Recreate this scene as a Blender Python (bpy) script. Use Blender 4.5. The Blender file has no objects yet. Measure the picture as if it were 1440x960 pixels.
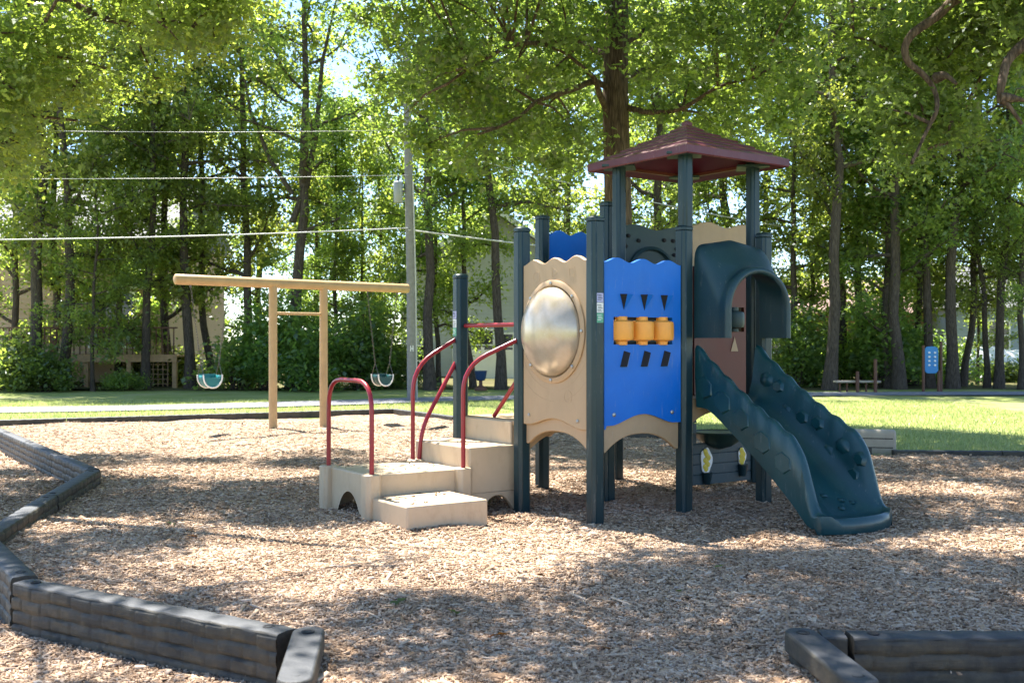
import bpy, bmesh, math, random
import numpy as np
from mathutils import Vector, Matrix

R = math.radians
scene = bpy.context.scene
COL = scene.collection
rng = np.random.default_rng(7)
random.seed(7)

# ------------------------------------------------------------------ helpers
def V(*a): return Vector(a)

def tag(o, label=None, cat=None, group=None, kind=None):
    if label: o['label'] = label
    if cat: o['category'] = cat
    if group: o['group'] = group
    if kind: o['kind'] = kind
    return o

def empty(name, loc, rz=0.0):
    o = bpy.data.objects.new(name, None)
    o.empty_display_size = 0.2
    COL.objects.link(o)
    o.location = loc
    o.rotation_euler = (0, 0, rz)
    return o

class MB:
    """collects simple shapes; build() links them as one mesh object"""
    def __init__(s): s.v = []; s.f = []
    def add(s, vs, fs):
        n = len(s.v)
        s.v += [tuple(p) for p in vs]
        s.f += [tuple(i + n for i in f) for f in fs]
        return s
    def box(s, c, size, ux=(1, 0, 0), uy=None, uz=(0, 0, 1)):
        ux = Vector(ux).normalized(); uz = Vector(uz).normalized()
        uy = Vector(uy).normalized() if uy is not None else uz.cross(ux)
        c = Vector(c); hx, hy, hz = [k / 2 for k in size]
        vs = [c + ux * (sx * hx) + uy * (sy * hy) + uz * (sz * hz)
              for sx, sy, sz in ((-1, -1, -1), (1, -1, -1), (1, 1, -1), (-1, 1, -1), (-1, -1, 1), (1, -1, 1), (1, 1, 1), (-1, 1, 1))]
        return s.add(vs, [(3, 2, 1, 0), (4, 5, 6, 7), (0, 1, 5, 4), (1, 2, 6, 5), (2, 3, 7, 6), (3, 0, 4, 7)])
    def tube(s, pts, r, n=10, caps=True, squash=None):
        pts = [Vector(p) for p in pts]
        rs = [r] * len(pts) if not hasattr(r, '__len__') else list(r)
        t0 = (pts[1] - pts[0]).normalized()
        a = t0.orthogonal().normalized()
        vs = []; fs = []
        for i, p in enumerate(pts):
            t = (pts[min(i + 1, len(pts) - 1)] - pts[max(i - 1, 0)]).normalized()
            a = (a - t * a.dot(t)).normalized(); b = t.cross(a)
            for k in range(n):
                th = 2 * math.pi * k / n
                vs.append(p + (a * math.cos(th) + b * math.sin(th)) * rs[i])
        for i in range(len(pts) - 1):
            for k in range(n):
                fs.append((i * n + k, i * n + (k + 1) % n, (i + 1) * n + (k + 1) % n, (i + 1) * n + k))
        if caps:
            fs.append(tuple(range(n - 1, -1, -1)))
            m = (len(pts) - 1) * n
            fs.append(tuple(range(m, m + n)))
        return s.add(vs, fs)
    def lathe(s, c, prof, n=20, axis=(0, 0, 1)):
        c = Vector(c); ax = Vector(axis).normalized(); a = ax.orthogonal().normalized(); b = ax.cross(a)
        vs = []; fs = []
        for r, z in prof:
            for k in range(n):
                th = 2 * math.pi * k / n
                vs.append(c + ax * z + (a * math.cos(th) + b * math.sin(th)) * r)
        for i in range(len(prof) - 1):
            for k in range(n):
                fs.append((i * n + k, i * n + (k + 1) % n, (i + 1) * n + (k + 1) % n, (i + 1) * n + k))
        fs.append(tuple(range(n - 1, -1, -1)))
        m = (len(prof) - 1) * n
        fs.append(tuple(range(m, m + n)))
        return s.add(vs, fs)
    def strip(s, A, B, ts, ztop, zbot, thick, off=0.0):
        """upright panel from A to B (xy), with free top and bottom outline"""
        A = Vector((A[0], A[1], 0)); B = Vector((B[0], B[1], 0))
        d = (B - A).normalized(); nrm = Vector((d.y, -d.x, 0))
        vs = []; fs = []
        for t in ts:
            p = A.lerp(B, t)
            zt = ztop(t) if callable(ztop) else ztop
            zb = zbot(t) if callable(zbot) else zbot
            for o_ in (off + thick / 2, off - thick / 2):
                q = p + nrm * o_
                vs.append((q.x, q.y, zb)); vs.append((q.x, q.y, zt))
        m = len(ts)
        for i in range(m - 1):
            a = i * 4; b = a + 4
            fs += [(a, b, b + 1, a + 1), (b + 2, a + 2, a + 3, b + 3), (a + 1, b + 1, b + 3, a + 3), (a + 2, b + 2, b, a)]
        fs += [(0, 1, 3, 2)]
        e = (m - 1) * 4
        fs += [(e + 2, e + 3, e + 1, e)]
        return s.add(vs, fs)
    def prism(s, poly, c, ux, uy, depth):
        """2D outline in plane (ux,uy) at c, pushed along ux x uy"""
        c = Vector(c); ux = Vector(ux).normalized(); uy = Vector(uy).normalized(); n = ux.cross(uy)
        m = len(poly)
        vs = [c + ux * p[0] + uy * p[1] for p in poly] + [c + ux * p[0] + uy * p[1] + n * depth for p in poly]
        fs = [tuple(range(m - 1, -1, -1)), tuple(range(m, 2 * m))]
        for i in range(m):
            j = (i + 1) % m
            fs.append((i, j, m + j, m + i))
        return s.add(vs, fs)
    def frustum(s, poly, c, ux, uy, depth, k=0.6):
        c = Vector(c); ux = Vector(ux).normalized(); uy = Vector(uy).normalized(); n = ux.cross(uy)
        m = len(poly)
        vs = [c + ux * p[0] + uy * p[1] for p in poly] + [c + ux * p[0] * k + uy * p[1] * k + n * depth for p in poly]
        fs = [tuple(range(m - 1, -1, -1)), tuple(range(m, 2 * m))]
        for i in range(m):
            j = (i + 1) % m
            fs.append((i, j, m + j, m + i))
        return s.add(vs, fs)
    def mesh(s, name, mat, org=(0, 0, 0), smooth=40, flip=True):
        me = bpy.data.meshes.new(name)
        o = Vector(org)
        me.from_pydata([(p[0] - o[0], p[1] - o[1], p[2] - o[2]) for p in s.v], [], s.f)
        bm = bmesh.new(); bm.from_mesh(me)
        if flip: bmesh.ops.recalc_face_normals(bm, faces=bm.faces)
        bm.to_mesh(me); bm.free()
        if smooth:
            me.polygons.foreach_set('use_smooth', [True] * len(me.polygons))
            me.set_sharp_from_angle(angle=R(smooth))
        me.materials.append(mat)
        return me
    def build(s, name, mat, parent=None, org=None, smooth=40, bevel=0.0, flip=True, seg=2):
        if org is None:
            org = ORG.get(parent.name, (0, 0, 0)) if parent else (0, 0, 0)
        o = bpy.data.objects.new(name, s.mesh(name, mat, org, smooth, flip))
        COL.objects.link(o)
        if parent:
            o.parent = parent
            ORG[o.name] = org
        else:
            o.location = org
        if bevel:
            m = o.modifiers.new('edge', 'BEVEL'); m.width = bevel; m.segments = seg
            m.limit_method = 'ANGLE'; m.angle_limit = R(40); m.harden_normals = False
        return o
ORG = {}
def build_each(mb, name, mat, parent, **kw):
    """every separate piece of mb becomes a part of its own"""
    par = list(range(len(mb.v)))
    def find(a):
        while par[a] != a: par[a] = par[par[a]]; a = par[a]
        return a
    for f in mb.f:
        for k in f[1:]: par[find(k)] = find(f[0])
    groups = {}
    for f in mb.f: groups.setdefault(find(f[0]), []).append(f)
    out = []
    for fs in groups.values():
        idx = sorted({i for f in fs for i in f}); mp = {a: b for b, a in enumerate(idx)}
        m2 = MB(); m2.add([mb.v[i] for i in idx], [tuple(mp[i] for i in f) for f in fs])
        out.append(m2.build(name, mat, parent, **kw))
    return out

def root(name, loc, label, cat, group=None):
    o = empty(name, loc); ORG[o.name] = tuple(loc)
    return tag(o, label, cat, group)

def children(o): return [c for c in bpy.data.objects if c.parent == o]

def rpath(pts, rad, n=6):
    """polyline with rounded corners"""
    pts = [Vector(p) for p in pts]; out = [pts[0]]
    for i in range(1, len(pts) - 1):
        a, b, c = pts[i - 1], pts[i], pts[i + 1]
        d1 = (a - b); d2 = (c - b)
        k = min(rad, d1.length * .49, d2.length * .49)
        p = b + d1.normalized() * k; q = b + d2.normalized() * k
        for j in range(n + 1):
            t = j / n
            out.append(p * (1 - t) ** 2 + b * 2 * t * (1 - t) + q * t * t)
    out.append(pts[-1])
    return out

def lin(n, a=0.0, b=1.0): return [a + (b - a) * i / n for i in range(n + 1)]

def interp(xs, ys):
    return lambda x: float(np.interp(x, xs, ys))

def smooth_interp(xs, ys):
    """Catmull-Rom through the points"""
    xs = list(xs); ys = list(ys)
    def f(x):
        if x <= xs[0]: return ys[0]
        if x >= xs[-1]: return ys[-1]
        i = max(j for j in range(len(xs)) if xs[j] <= x)
        i = min(i, len(xs) - 2)
        h = xs[i + 1] - xs[i]; t = (x - xs[i]) / h
        def m(k):
            if k == 0: return (ys[1] - ys[0]) / (xs[1] - xs[0])
            if k == len(xs) - 1: return (ys[-1] - ys[-2]) / (xs[-1] - xs[-2])
            return (ys[k + 1] - ys[k - 1]) / (xs[k + 1] - xs[k - 1])
        return ((2 * t**3 - 3 * t**2 + 1) * ys[i] + (t**3 - 2 * t**2 + t) * h * m(i)
                + (-2 * t**3 + 3 * t**2) * ys[i + 1] + (t**3 - t**2) * h * m(i + 1))
    return f

def vnoise(x, y, seed=0):
    x = np.asarray(x, float); y = np.asarray(y, float)
    xi = np.floor(x).astype(np.int64); yi = np.floor(y).astype(np.int64)
    fx = x - xi; fy = y - yi
    fx = fx * fx * (3 - 2 * fx); fy = fy * fy * (3 - 2 * fy)
    def h(a, b):
        k = (a * 374761393 + b * 668265263 + seed * 1442695041) & 0xffffffff
        k = ((k ^ (k >> 13)) * 1274126177) & 0xffffffff
        return ((k ^ (k >> 16)) & 0xffff) / 65535.0
    return (h(xi, yi) * (1 - fx) + h(xi + 1, yi) * fx) * (1 - fy) + (h(xi, yi + 1) * (1 - fx) + h(xi + 1, yi + 1) * fx) * fy

def fbm(x, y, seed=0, o=3):
    a = 0; w = 1; t = 0
    for k in range(o):
        a = a + w * vnoise(x * 2**k, y * 2**k, seed + k); t += w; w *= .5
    return a / t

def np_mesh(name, verts, nper, faces_per, mat, smooth=False):
    """verts (N*nper,3); faces_per: list of index tuples (all same length) repeated for each item"""
    me = bpy.data.meshes.new(name)
    N = len(verts) // nper
    fp = np.array(faces_per, dtype=np.int32)
    nf, k = fp.shape
    idx = (fp[None] + (np.arange(N, dtype=np.int32) * nper)[:, None, None]).reshape(-1)
    me.vertices.add(len(verts)); me.vertices.foreach_set('co', np.asarray(verts, np.float32).ravel())
    me.loops.add(len(idx)); me.loops.foreach_set('vertex_index', idx)
    me.polygons.add(N * nf)
    me.polygons.foreach_set('loop_start', np.arange(N * nf, dtype=np.int32) * k)
    if smooth: me.polygons.foreach_set('use_smooth', np.ones(N * nf, bool))
    me.update(calc_edges=True)
    me.materials.append(mat)
    return me

def inpoly(x, y, poly):
    x = np.asarray(x); y = np.asarray(y); r = np.zeros(x.shape, bool)
    n = len(poly)
    for i in range(n):
        x0, y0 = poly[i]; x1, y1 = poly[(i + 1) % n]
        c = ((y0 > y) != (y1 > y))
        with np.errstate(divide='ignore', invalid='ignore'):
            r ^= c & (x < (x1 - x0) * (y - y0) / (y1 - y0 + 1e-12) + x0)
    return r

# photo pixel (1440x960) -> world, by ground plane or by depth
CH, FP = 1.5, 1500.0
def gnd(px, py, z=0.0):
    D = (CH - z) * FP / (py - 480.0)
    return Vector(((px - 720) / FP * D, D, z))
def at(px, py, D):
    return Vector(((px - 720) / FP * D, D, CH - (py - 480) / FP * D))

# ------------------------------------------------------------------ materials
def newmat(name):
    m = bpy.data.materials.new(name); m.use_nodes = True
    nt = m.node_tree; nt.nodes.clear()
    return m, nt
def nd(nt, t, **kw):
    n = nt.nodes.new(t)
    for k, v in kw.items():
        if k in n.inputs: n.inputs[k].default_value = v
        else: setattr(n, k, v)
    return n
def ramp(nt, stops):
    n = nt.nodes.new('ShaderNodeValToRGB')
    e = n.color_ramp.elements
    while len(e) < len(stops): e.new(0.5)
    for i, (p, c) in enumerate(stops):
        e[i].position = p; e[i].color = (*c, 1) if len(c) == 3 else c
    return n

def plastic(name, col, rough=0.4, var=0.12, scale=6, bump=0.03, dirt=None, dirt_amt=0.3, metal=0.0, spec=0.5, coat=0.0, fine=220):
    m, nt = newmat(name); L = nt.links.new
    out = nd(nt, 'ShaderNodeOutputMaterial'); bs = nd(nt, 'ShaderNodeBsdfPrincipled')
    tc = nd(nt, 'ShaderNodeTexCoord')
    n1 = nd(nt, 'ShaderNodeTexNoise', Scale=scale, Detail=6.0, Roughness=0.6)
    L(tc.outputs['Object'], n1.inputs['Vector'])
    c0 = tuple(max(0, k * (1 - var)) for k in col); c1 = tuple(min(1, k * (1 + var)) for k in col)
    r1 = ramp(nt, [(0.3, c0), (0.7, c1)])
    L(n1.outputs['Fac'], r1.inputs['Fac'])
    last = r1.outputs['Color']
    if dirt:
        n2 = nd(nt, 'ShaderNodeTexNoise', Scale=scale * 1.7, Detail=9.0, Roughness=0.72)
        mp = nd(nt, 'ShaderNodeMapping'); mp.inputs['Scale'].default_value = (1, 1, 0.45); mp.inputs['Location'].default_value = (3.1, 1.7, 9.2)
        L(tc.outputs['Object'], mp.inputs['Vector']); L(mp.outputs['Vector'], n2.inputs['Vector'])
        r2 = ramp(nt, [(0.5, (0, 0, 0)), (0.78, (1, 1, 1))])
        L(n2.outputs['Fac'], r2.inputs['Fac'])
        mu = nd(nt, 'ShaderNodeMath', operation='MULTIPLY'); mu.inputs[1].default_value = dirt_amt
        L(r2.outputs['Color'], mu.inputs[0])
        mx = nd(nt, 'ShaderNodeMix', data_type='RGBA')
        mx.inputs[7].default_value = (*dirt, 1)
        L(mu.outputs[0], mx.inputs[0]); L(last, mx.inputs[6]); last = mx.outputs[2]
    if dirt:
        n4 = nd(nt, 'ShaderNodeTexNoise', Scale=1.0, Detail=4.0, Roughness=.75)
        m4 = nd(nt, 'ShaderNodeMapping'); m4.inputs['Scale'].default_value = (34, 34, 5); m4.inputs['Rotation'].default_value = (.25, .2, .5)
        L(tc.outputs['Object'], m4.inputs['Vector']); L(m4.outputs['Vector'], n4.inputs['Vector'])
        r4 = ramp(nt, [(.60, (0, 0, 0)), (.72, (1, 1, 1))]); L(n4.outputs['Fac'], r4.inputs['Fac'])
        m5 = nd(nt, 'ShaderNodeMath', operation='MULTIPLY'); m5.inputs[1].default_value = .16; L(r4.outputs['Color'], m5.inputs[0])
        x4 = nd(nt, 'ShaderNodeMix', data_type='RGBA'); x4.inputs[7].default_value = (.42, .40, .36, 1)
        L(m5.outputs[0], x4.inputs[0]); L(last, x4.inputs[6]); last = x4.outputs[2]
    L(last, bs.inputs['Base Color'])
    rr = nd(nt, 'ShaderNodeMapRange'); rr.inputs[3].default_value = rough * .8; rr.inputs[4].default_value = min(1, rough * 1.3)
    L(n1.outputs['Fac'], rr.inputs[0]); L(rr.outputs[0], bs.inputs['Roughness'])
    bs.inputs['Metallic'].default_value = metal
    bs.inputs['Specular IOR Level'].default_value = spec
    bs.inputs['Coat Weight'].default_value = coat
    if bump:
        n3 = nd(nt, 'ShaderNodeTexNoise', Scale=fine, Detail=2.0)
        L(tc.outputs['Object'], n3.inputs['Vector'])
        b = nd(nt, 'ShaderNodeBump', Strength=bump * 4, Distance=0.002)
        L(n3.outputs['Fac'], b.inputs['Height']); L(b.outputs['Normal'], bs.inputs['Normal'])
    L(bs.outputs['BSDF'], out.inputs['Surface'])
    return m

def leafmat(name, dark, lite, trans, tw=0.45, hue=0.03):
    m, nt = newmat(name); L = nt.links.new
    out = nd(nt, 'ShaderNodeOutputMaterial')
    g = nd(nt, 'ShaderNodeNewGeometry'); oi = nd(nt, 'ShaderNodeObjectInfo')
    r = ramp(nt, [(0.0, dark), (0.6, tuple((a + b) / 2 for a, b in zip(dark, lite))), (1.0, lite)])
    L(g.outputs['Random Per Island'], r.inputs['Fac'])
    hs = nd(nt, 'ShaderNodeHueSaturation'); hs.inputs['Saturation'].default_value = .86
    mr = nd(nt, 'ShaderNodeMapRange'); mr.inputs[3].default_value = 0.5 - hue; mr.inputs[4].default_value = 0.5 + hue * .5
    L(oi.outputs['Random'], mr.inputs[0]); L(mr.outputs[0], hs.inputs['Hue'])
    mv = nd(nt, 'ShaderNodeMapRange'); mv.inputs[3].default_value = 0.78; mv.inputs[4].default_value = 1.25
    mm = nd(nt, 'ShaderNodeMath', operation='MULTIPLY'); mm.inputs[1].default_value = 7.31
    fr = nd(nt, 'ShaderNodeMath', operation='FRACT')
    L(oi.outputs['Random'], mm.inputs[0]); L(mm.outputs[0], fr.inputs[0]); L(fr.outputs[0], mv.inputs[0]); L(mv.outputs[0], hs.inputs['Value'])
    L(r.outputs['Color'], hs.inputs['Color'])
    d = nd(nt, 'ShaderNodeBsdfDiffuse'); L(hs.outputs['Color'], d.inputs['Color'])
    t = nd(nt, 'ShaderNodeBsdfTranslucent')
    mx2 = nd(nt, 'ShaderNodeMix', data_type='RGBA', blend_type='MULTIPLY'); mx2.inputs[0].default_value = 1.0
    L(hs.outputs['Color'], mx2.inputs[6]); mx2.inputs[7].default_value = (*trans, 1)
    L(mx2.outputs[2], t.inputs['Color'])
    ms = nd(nt, 'ShaderNodeMixShader'); ms.inputs[0].default_value = tw
    L(d.outputs[0], ms.inputs[1]); L(t.outputs[0], ms.inputs[2])
    gl = nd(nt, 'ShaderNodeBsdfGlossy', Roughness=0.42); gl.inputs['Color'].default_value = (.9, .95, 1, 1)
    m3 = nd(nt, 'ShaderNodeMixShader'); m3.inputs[0].default_value = 0.045
    L(ms.outputs[0], m3.inputs[1]); L(gl.outputs[0], m3.inputs[2])
    L(m3.outputs[0], out.inputs['Surface'])
    return m

def barkmat(name, c0, c1, sc=1.0):
    m, nt = newmat(name); L = nt.links.new
    out = nd(nt, 'ShaderNodeOutputMaterial'); bs = nd(nt, 'ShaderNodeBsdfPrincipled', Roughness=0.9)
    bs.inputs['Specular IOR Level'].default_value = .15
    tc = nd(nt, 'ShaderNodeTexCoord'); mp = nd(nt, 'ShaderNodeMapping'); mp.inputs['Scale'].default_value = (1, 1, .13)
    L(tc.outputs['Object'], mp.inputs['Vector'])
    n1 = nd(nt, 'ShaderNodeTexNoise', Scale=22 * sc, Detail=8.0, Roughness=.7); L(mp.outputs['Vector'], n1.inputs['Vector'])
    vo = nd(nt, 'ShaderNodeTexVoronoi', Scale=30 * sc, feature='DISTANCE_TO_EDGE'); L(mp.outputs['Vector'], vo.inputs['Vector'])
    mu = nd(nt, 'ShaderNodeMath', operation='MULTIPLY_ADD'); mu.inputs[1].default_value = .9; 
    L(vo.outputs['Distance'], mu.inputs[0]); L(n1.outputs['Fac'], mu.inputs[2])
    r = ramp(nt, [(.35, c0), (.9, c1)]); L(mu.outputs[0], r.inputs['Fac']); L(r.outputs['Color'], bs.inputs['Base Color'])
    b = nd(nt, 'ShaderNodeBump', Strength=.9, Distance=.03); L(mu.outputs[0], b.inputs['Height']); L(b.outputs['Normal'], bs.inputs['Normal'])
    L(bs.outputs[0], out.inputs['Surface'])
    return m

M = {}
M['post'] = plastic('post_green_paint', (.006, .026, .033), .34, .15, 4, .02, dirt=(.05, .06, .07), dirt_amt=.15, spec=.4)
M['slide'] = plastic('slide_green_plastic', (.005, .046, .054), .33, .18, 3, .03, dirt=(.03, .09, .10), dirt_amt=.3)
M['hood'] = plastic('hood_green_plastic', (.008, .036, .046), .42, .15, 3, .03, dirt=(.04, .08, .09), dirt_amt=.25)
M['darkgreen'] = plastic('dark_green_plastic', (.010, .034, .034), .45, .15, 5, .03)
M['slat'] = plastic('slate_green_plastic', (.030, .056, .066), .5, .15, 5, .03, dirt=(.10, .11, .11), dirt_amt=.25)
M['blue'] = plastic('blue_plastic', (.002, .135, .56), .38, .08, 3, .03, dirt=(.03, .18, .55), dirt_amt=.35, spec=.3)
M['tan'] = plastic('tan_plastic', (.42, .285, .165), .48, .06, 4, .05, dirt=(.30, .20, .11), dirt_amt=.45)
M['step'] = plastic('step_tan_plastic', (.49, .375, .245), .5, .07, 4, .08, dirt=(.28, .18, .10), dirt_amt=.6)
M['red'] = plastic('red_paint', (.26, .012, .022), .3, .15, 9, .02, dirt=(.12, .03, .03), dirt_amt=.3)
M['roof'] = plastic('maroon_plastic', (.088, .010, .020), .34, .18, 3, .04, dirt=(.18, .05, .07), dirt_amt=.3)
M['brick'] = plastic('red_brown_plastic', (.115, .024, .015), .45, .1, 4, .03)
M['orange'] = plastic('orange_plastic', (.88, .36, .05), .42, .08, 6, .03, dirt=(.6, .2, .03), dirt_amt=.3)
M['metal'] = plastic('weathered_steel', (.42, .40, .38), .35, .2, 20, .02, metal=.9)
M['chain'] = plastic('galvanised_chain', (.14, .13, .125), .45, .2, 20, .0, metal=.7)
M['beam'] = plastic('swing_tan_paint', (.47, .31, .15), .5, .1, 5, .04, dirt=(.3, .18, .08), dirt_amt=.4)
M['white'] = plastic('white_paint', (.78, .78, .76), .5, .04, 5, .02)
M['vinyl'] = plastic('white_vinyl', (.74, .75, .76), .45, .04, 5, .01)
M['facet'] = plastic('grey_facet', (.26, .28, .30), .35, .1, 9, .02)  # on the wedges a pale reflection put into the colour; plain grey elsewhere
M['charcoal'] = plastic('dark_recess', (.012, .012, .013), .8, .1, 5, .02)
M['grey_house'] = plastic('grey_siding', (.40, .43, .46), .6, .06, 3, .02)
M['tan_house'] = plastic('tan_siding', (.46, .34, .24), .6, .08, 3, .02)
M['shingle'] = plastic('roof_shingle', (.20, .20, .21), .85, .25, 12, .05)
M['deckwood'] = plastic('deck_wood', (.42, .27, .14), .75, .25, 6, .05)
M['fitwood'] = plastic('brown_post', (.11, .045, .024), .6, .2, 6, .03)
M['pole'] = plastic('grey_pole_wood', (.19, .185, .18), .8, .2, 9, .06)
M['cable'] = plastic('pale_cable', (.42, .42, .41), .5, .1, 3, 0)
M['rope'] = plastic('thin_cable', (.30, .31, .30), .5, .1, 3, 0)
M['teal'] = plastic('teal_seat', (.01, .16, .17), .4, .1, 5, .02)
M['dgseat'] = plastic('dark_teal_seat', (.006, .055, .055), .4, .1, 5, .02)
M['carpaint'] = plastic('white_cover', (.80, .80, .80), .55, .04, 3, .03)
M['tyre'] = plastic('tyre_rubber', (.018, .018, .018), .85, .1, 9, .02)
M['bluetub'] = plastic('navy_plastic', (.02, .05, .15), .4, .1, 5, .02)
M['fitblue'] = plastic('fitness_blue', (.01, .19, .46), .4, .08, 5, .02)
M['yellow'] = plastic('yellow_plastic', (.62, .48, .04), .5, .2, 30, .02)
M['green'] = plastic('sticker_green', (.10, .35, .22), .5, .1, 60, .0)
M['lilac'] = plastic('sticker_lilac', (.42, .42, .62), .5, .3, 160, .0)
M['block'] = plastic('grey_tan_block', (.36, .31, .235), .6, .08, 6, .06, dirt=(.2, .17, .12), dirt_amt=.4)
M['bark'] = barkmat('forest_bark', (.028, .022, .017), (.13, .105, .085))
M['oakbark'] = barkmat('oak_bark', (.030, .021, .015), (.165, .115, .082), .8)
M['leafA'] = leafmat('forest_leaves', (.060, .105, .019), (.130, .185, .034), (3.6, 3.4, 1.6), .62)
M['leafB'] = leafmat('oak_leaves', (.052, .092, .014), (.115, .165, .024), (3.1, 3.0, 1.4), .58, 0)
M['leafC'] = leafmat('shade_tree_leaves', (.060, .100, .015), (.130, .178, .026), (3.1, 2.9, 1.3), .58, 0)
M['leafD'] = leafmat('shrub_leaves', (.058, .112, .024), (.120, .185, .040), (3.4, 3.3, 1.5), .6)

# glass
m, nt = newmat('window_glass'); o_ = nd(nt, 'ShaderNodeOutputMaterial'); b_ = nd(nt, 'ShaderNodeBsdfPrincipled', Roughness=.08)
b_.inputs['Base Color'].default_value = (.02, .025, .03, 1); nt.links.new(b_.outputs[0], o_.inputs[0]); M['glass'] = m

# frosted bubble
m, nt = newmat('scratched_bubble'); L = nt.links.new
o_ = nd(nt, 'ShaderNodeOutputMaterial'); b_ = nd(nt, 'ShaderNodeBsdfPrincipled')
tc = nd(nt, 'ShaderNodeTexCoord'); n1 = nd(nt, 'ShaderNodeTexNoise', Scale=3.2, Detail=6.0, Roughness=.65); L(tc.outputs['Object'], n1.inputs['Vector'])
n2 = nd(nt, 'ShaderNodeTexNoise', Scale=90.0, Detail=4.0, Roughness=.7); L(tc.outputs['Object'], n2.inputs['Vector'])
r1 = ramp(nt, [(.30, (.38, .31, .225)), (.52, (.48, .405, .315)), (.72, (.42, .31, .19))]); L(n1.outputs['Fac'], r1.inputs['Fac']); L(r1.outputs['Color'], b_.inputs['Base Color'])
rr = nd(nt, 'ShaderNodeMapRange'); rr.inputs[3].default_value = .14; rr.inputs[4].default_value = .34; L(n2.outputs['Fac'], rr.inputs[0]); L(rr.outputs[0], b_.inputs['Roughness'])
b_.inputs['Transmission Weight'].default_value = .0; b_.inputs['Coat Weight'].default_value = .2; b_.inputs['Coat Roughness'].default_value = .18
b_.inputs['Metallic'].default_value = .3
L(b_.outputs[0], o_.inputs[0]); M['bubble'] = m

# mulch sheet
def mulchmat():
    m, nt = newmat('wood_mulch'); L = nt.links.new
    out = nd(nt, 'ShaderNodeOutputMaterial'); bs = nd(nt, 'ShaderNodeBsdfPrincipled', Roughness=.95); bs.inputs['Specular IOR Level'].default_value = .1
    tc = nd(nt, 'ShaderNodeTexCoord')
    big = nd(nt, 'ShaderNodeTexNoise', Scale=.55, Detail=5.0); L(tc.outputs['Object'], big.inputs['Vector'])
    nz = nd(nt, 'ShaderNodeTexNoise', Scale=16.0, Detail=3.0); L(tc.outputs['Object'], nz.inputs['Vector'])
    add = nd(nt, 'ShaderNodeMix', data_type='RGBA', blend_type='LINEAR_LIGHT'); add.inputs[0].default_value = .10
    L(tc.outputs['Object'], add.inputs[6]); L(nz.outputs['Color'], add.inputs[7])
    cols = []
    hs = []
    for k, (rot, sx) in enumerate(((.4, 3.2), (1.7, 2.8), (2.6, 3.5))):
        mp = nd(nt, 'ShaderNodeMapping'); mp.inputs['Rotation'].default_value = (0, 0, rot); mp.inputs['Scale'].default_value = (22, 22 * sx, 1)
        L(add.outputs[2], mp.inputs['Vector'])
        vo = nd(nt, 'ShaderNodeTexVoronoi', Scale=1.0, voronoi_dimensions='2D'); L(mp.outputs['Vector'], vo.inputs['Vector'])
        cols.append(vo)
    wn = nd(nt, 'ShaderNodeTexVoronoi', Scale=13.0, voronoi_dimensions='2D'); L(add.outputs[2], wn.inputs['Vector'])
    sep = nd(nt, 'ShaderNodeSeparateColor'); L(wn.outputs['Color'], sep.inputs['Color'])
    def pick(sock):
        g1 = nd(nt, 'ShaderNodeMath', operation='GREATER_THAN'); g1.inputs[1].default_value = .36; L(sep.outputs[0], g1.inputs[0])
        g2 = nd(nt, 'ShaderNodeMath', operation='GREATER_THAN'); g2.inputs[1].default_value = .68; L(sep.outputs[0], g2.inputs[0])
        a = nd(nt, 'ShaderNodeMix', data_type='RGBA'); L(g1.outputs[0], a.inputs[0]); L(cols[0].outputs[sock], a.inputs[6]); L(cols[1].outputs[sock], a.inputs[7])
        b = nd(nt, 'ShaderNodeMix', data_type='RGBA'); L(g2.outputs[0], b.inputs[0]); L(a.outputs[2], b.inputs[6]); L(cols[2].outputs[sock], b.inputs[7])
        return b.outputs[2]
    sc = nd(nt, 'ShaderNodeSeparateColor'); L(pick('Color'), sc.inputs['Color'])
    r = ramp(nt, [(0.0, (.10, .065, .042)), (.22, (.26, .18, .12)), (.55, (.40, .29, .205)), (.8, (.46, .36, .27)), (1.0, (.55, .45, .36))])
    L(sc.outputs[0], r.inputs['Fac'])
    r2 = ramp(nt, [(.35, (.80, .78, .78)), (.65, (1.06, 1.02, .98))]); L(big.outputs['Fac'], r2.inputs['Fac'])
    mx = nd(nt, 'ShaderNodeMix', data_type='RGBA', blend_type='MULTIPLY'); mx.inputs[0].default_value = 1; L(r.outputs['Color'], mx.inputs[6]); L(r2.outputs['Color'], mx.inputs[7])
    L(mx.outputs[2], bs.inputs['Base Color'])
    b = nd(nt, 'ShaderNodeBump', Strength=1.0, Distance=.02); L(sc.outputs[1], b.inputs['Height'])
    n5 = nd(nt, 'ShaderNodeTexNoise', Scale=9.0, Detail=6.0, Roughness=.7); L(tc.outputs['Object'], n5.inputs['Vector'])
    b2 = nd(nt, 'ShaderNodeBump', Strength=.5, Distance=.05); L(n5.outputs['Fac'], b2.inputs['Height']); L(b.outputs['Normal'], b2.inputs['Normal'])
    L(b2.outputs['Normal'], bs.inputs['Normal'])
    L(bs.outputs[0], out.inputs[0])
    return m
M['mulch'] = mulchmat()

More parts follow.
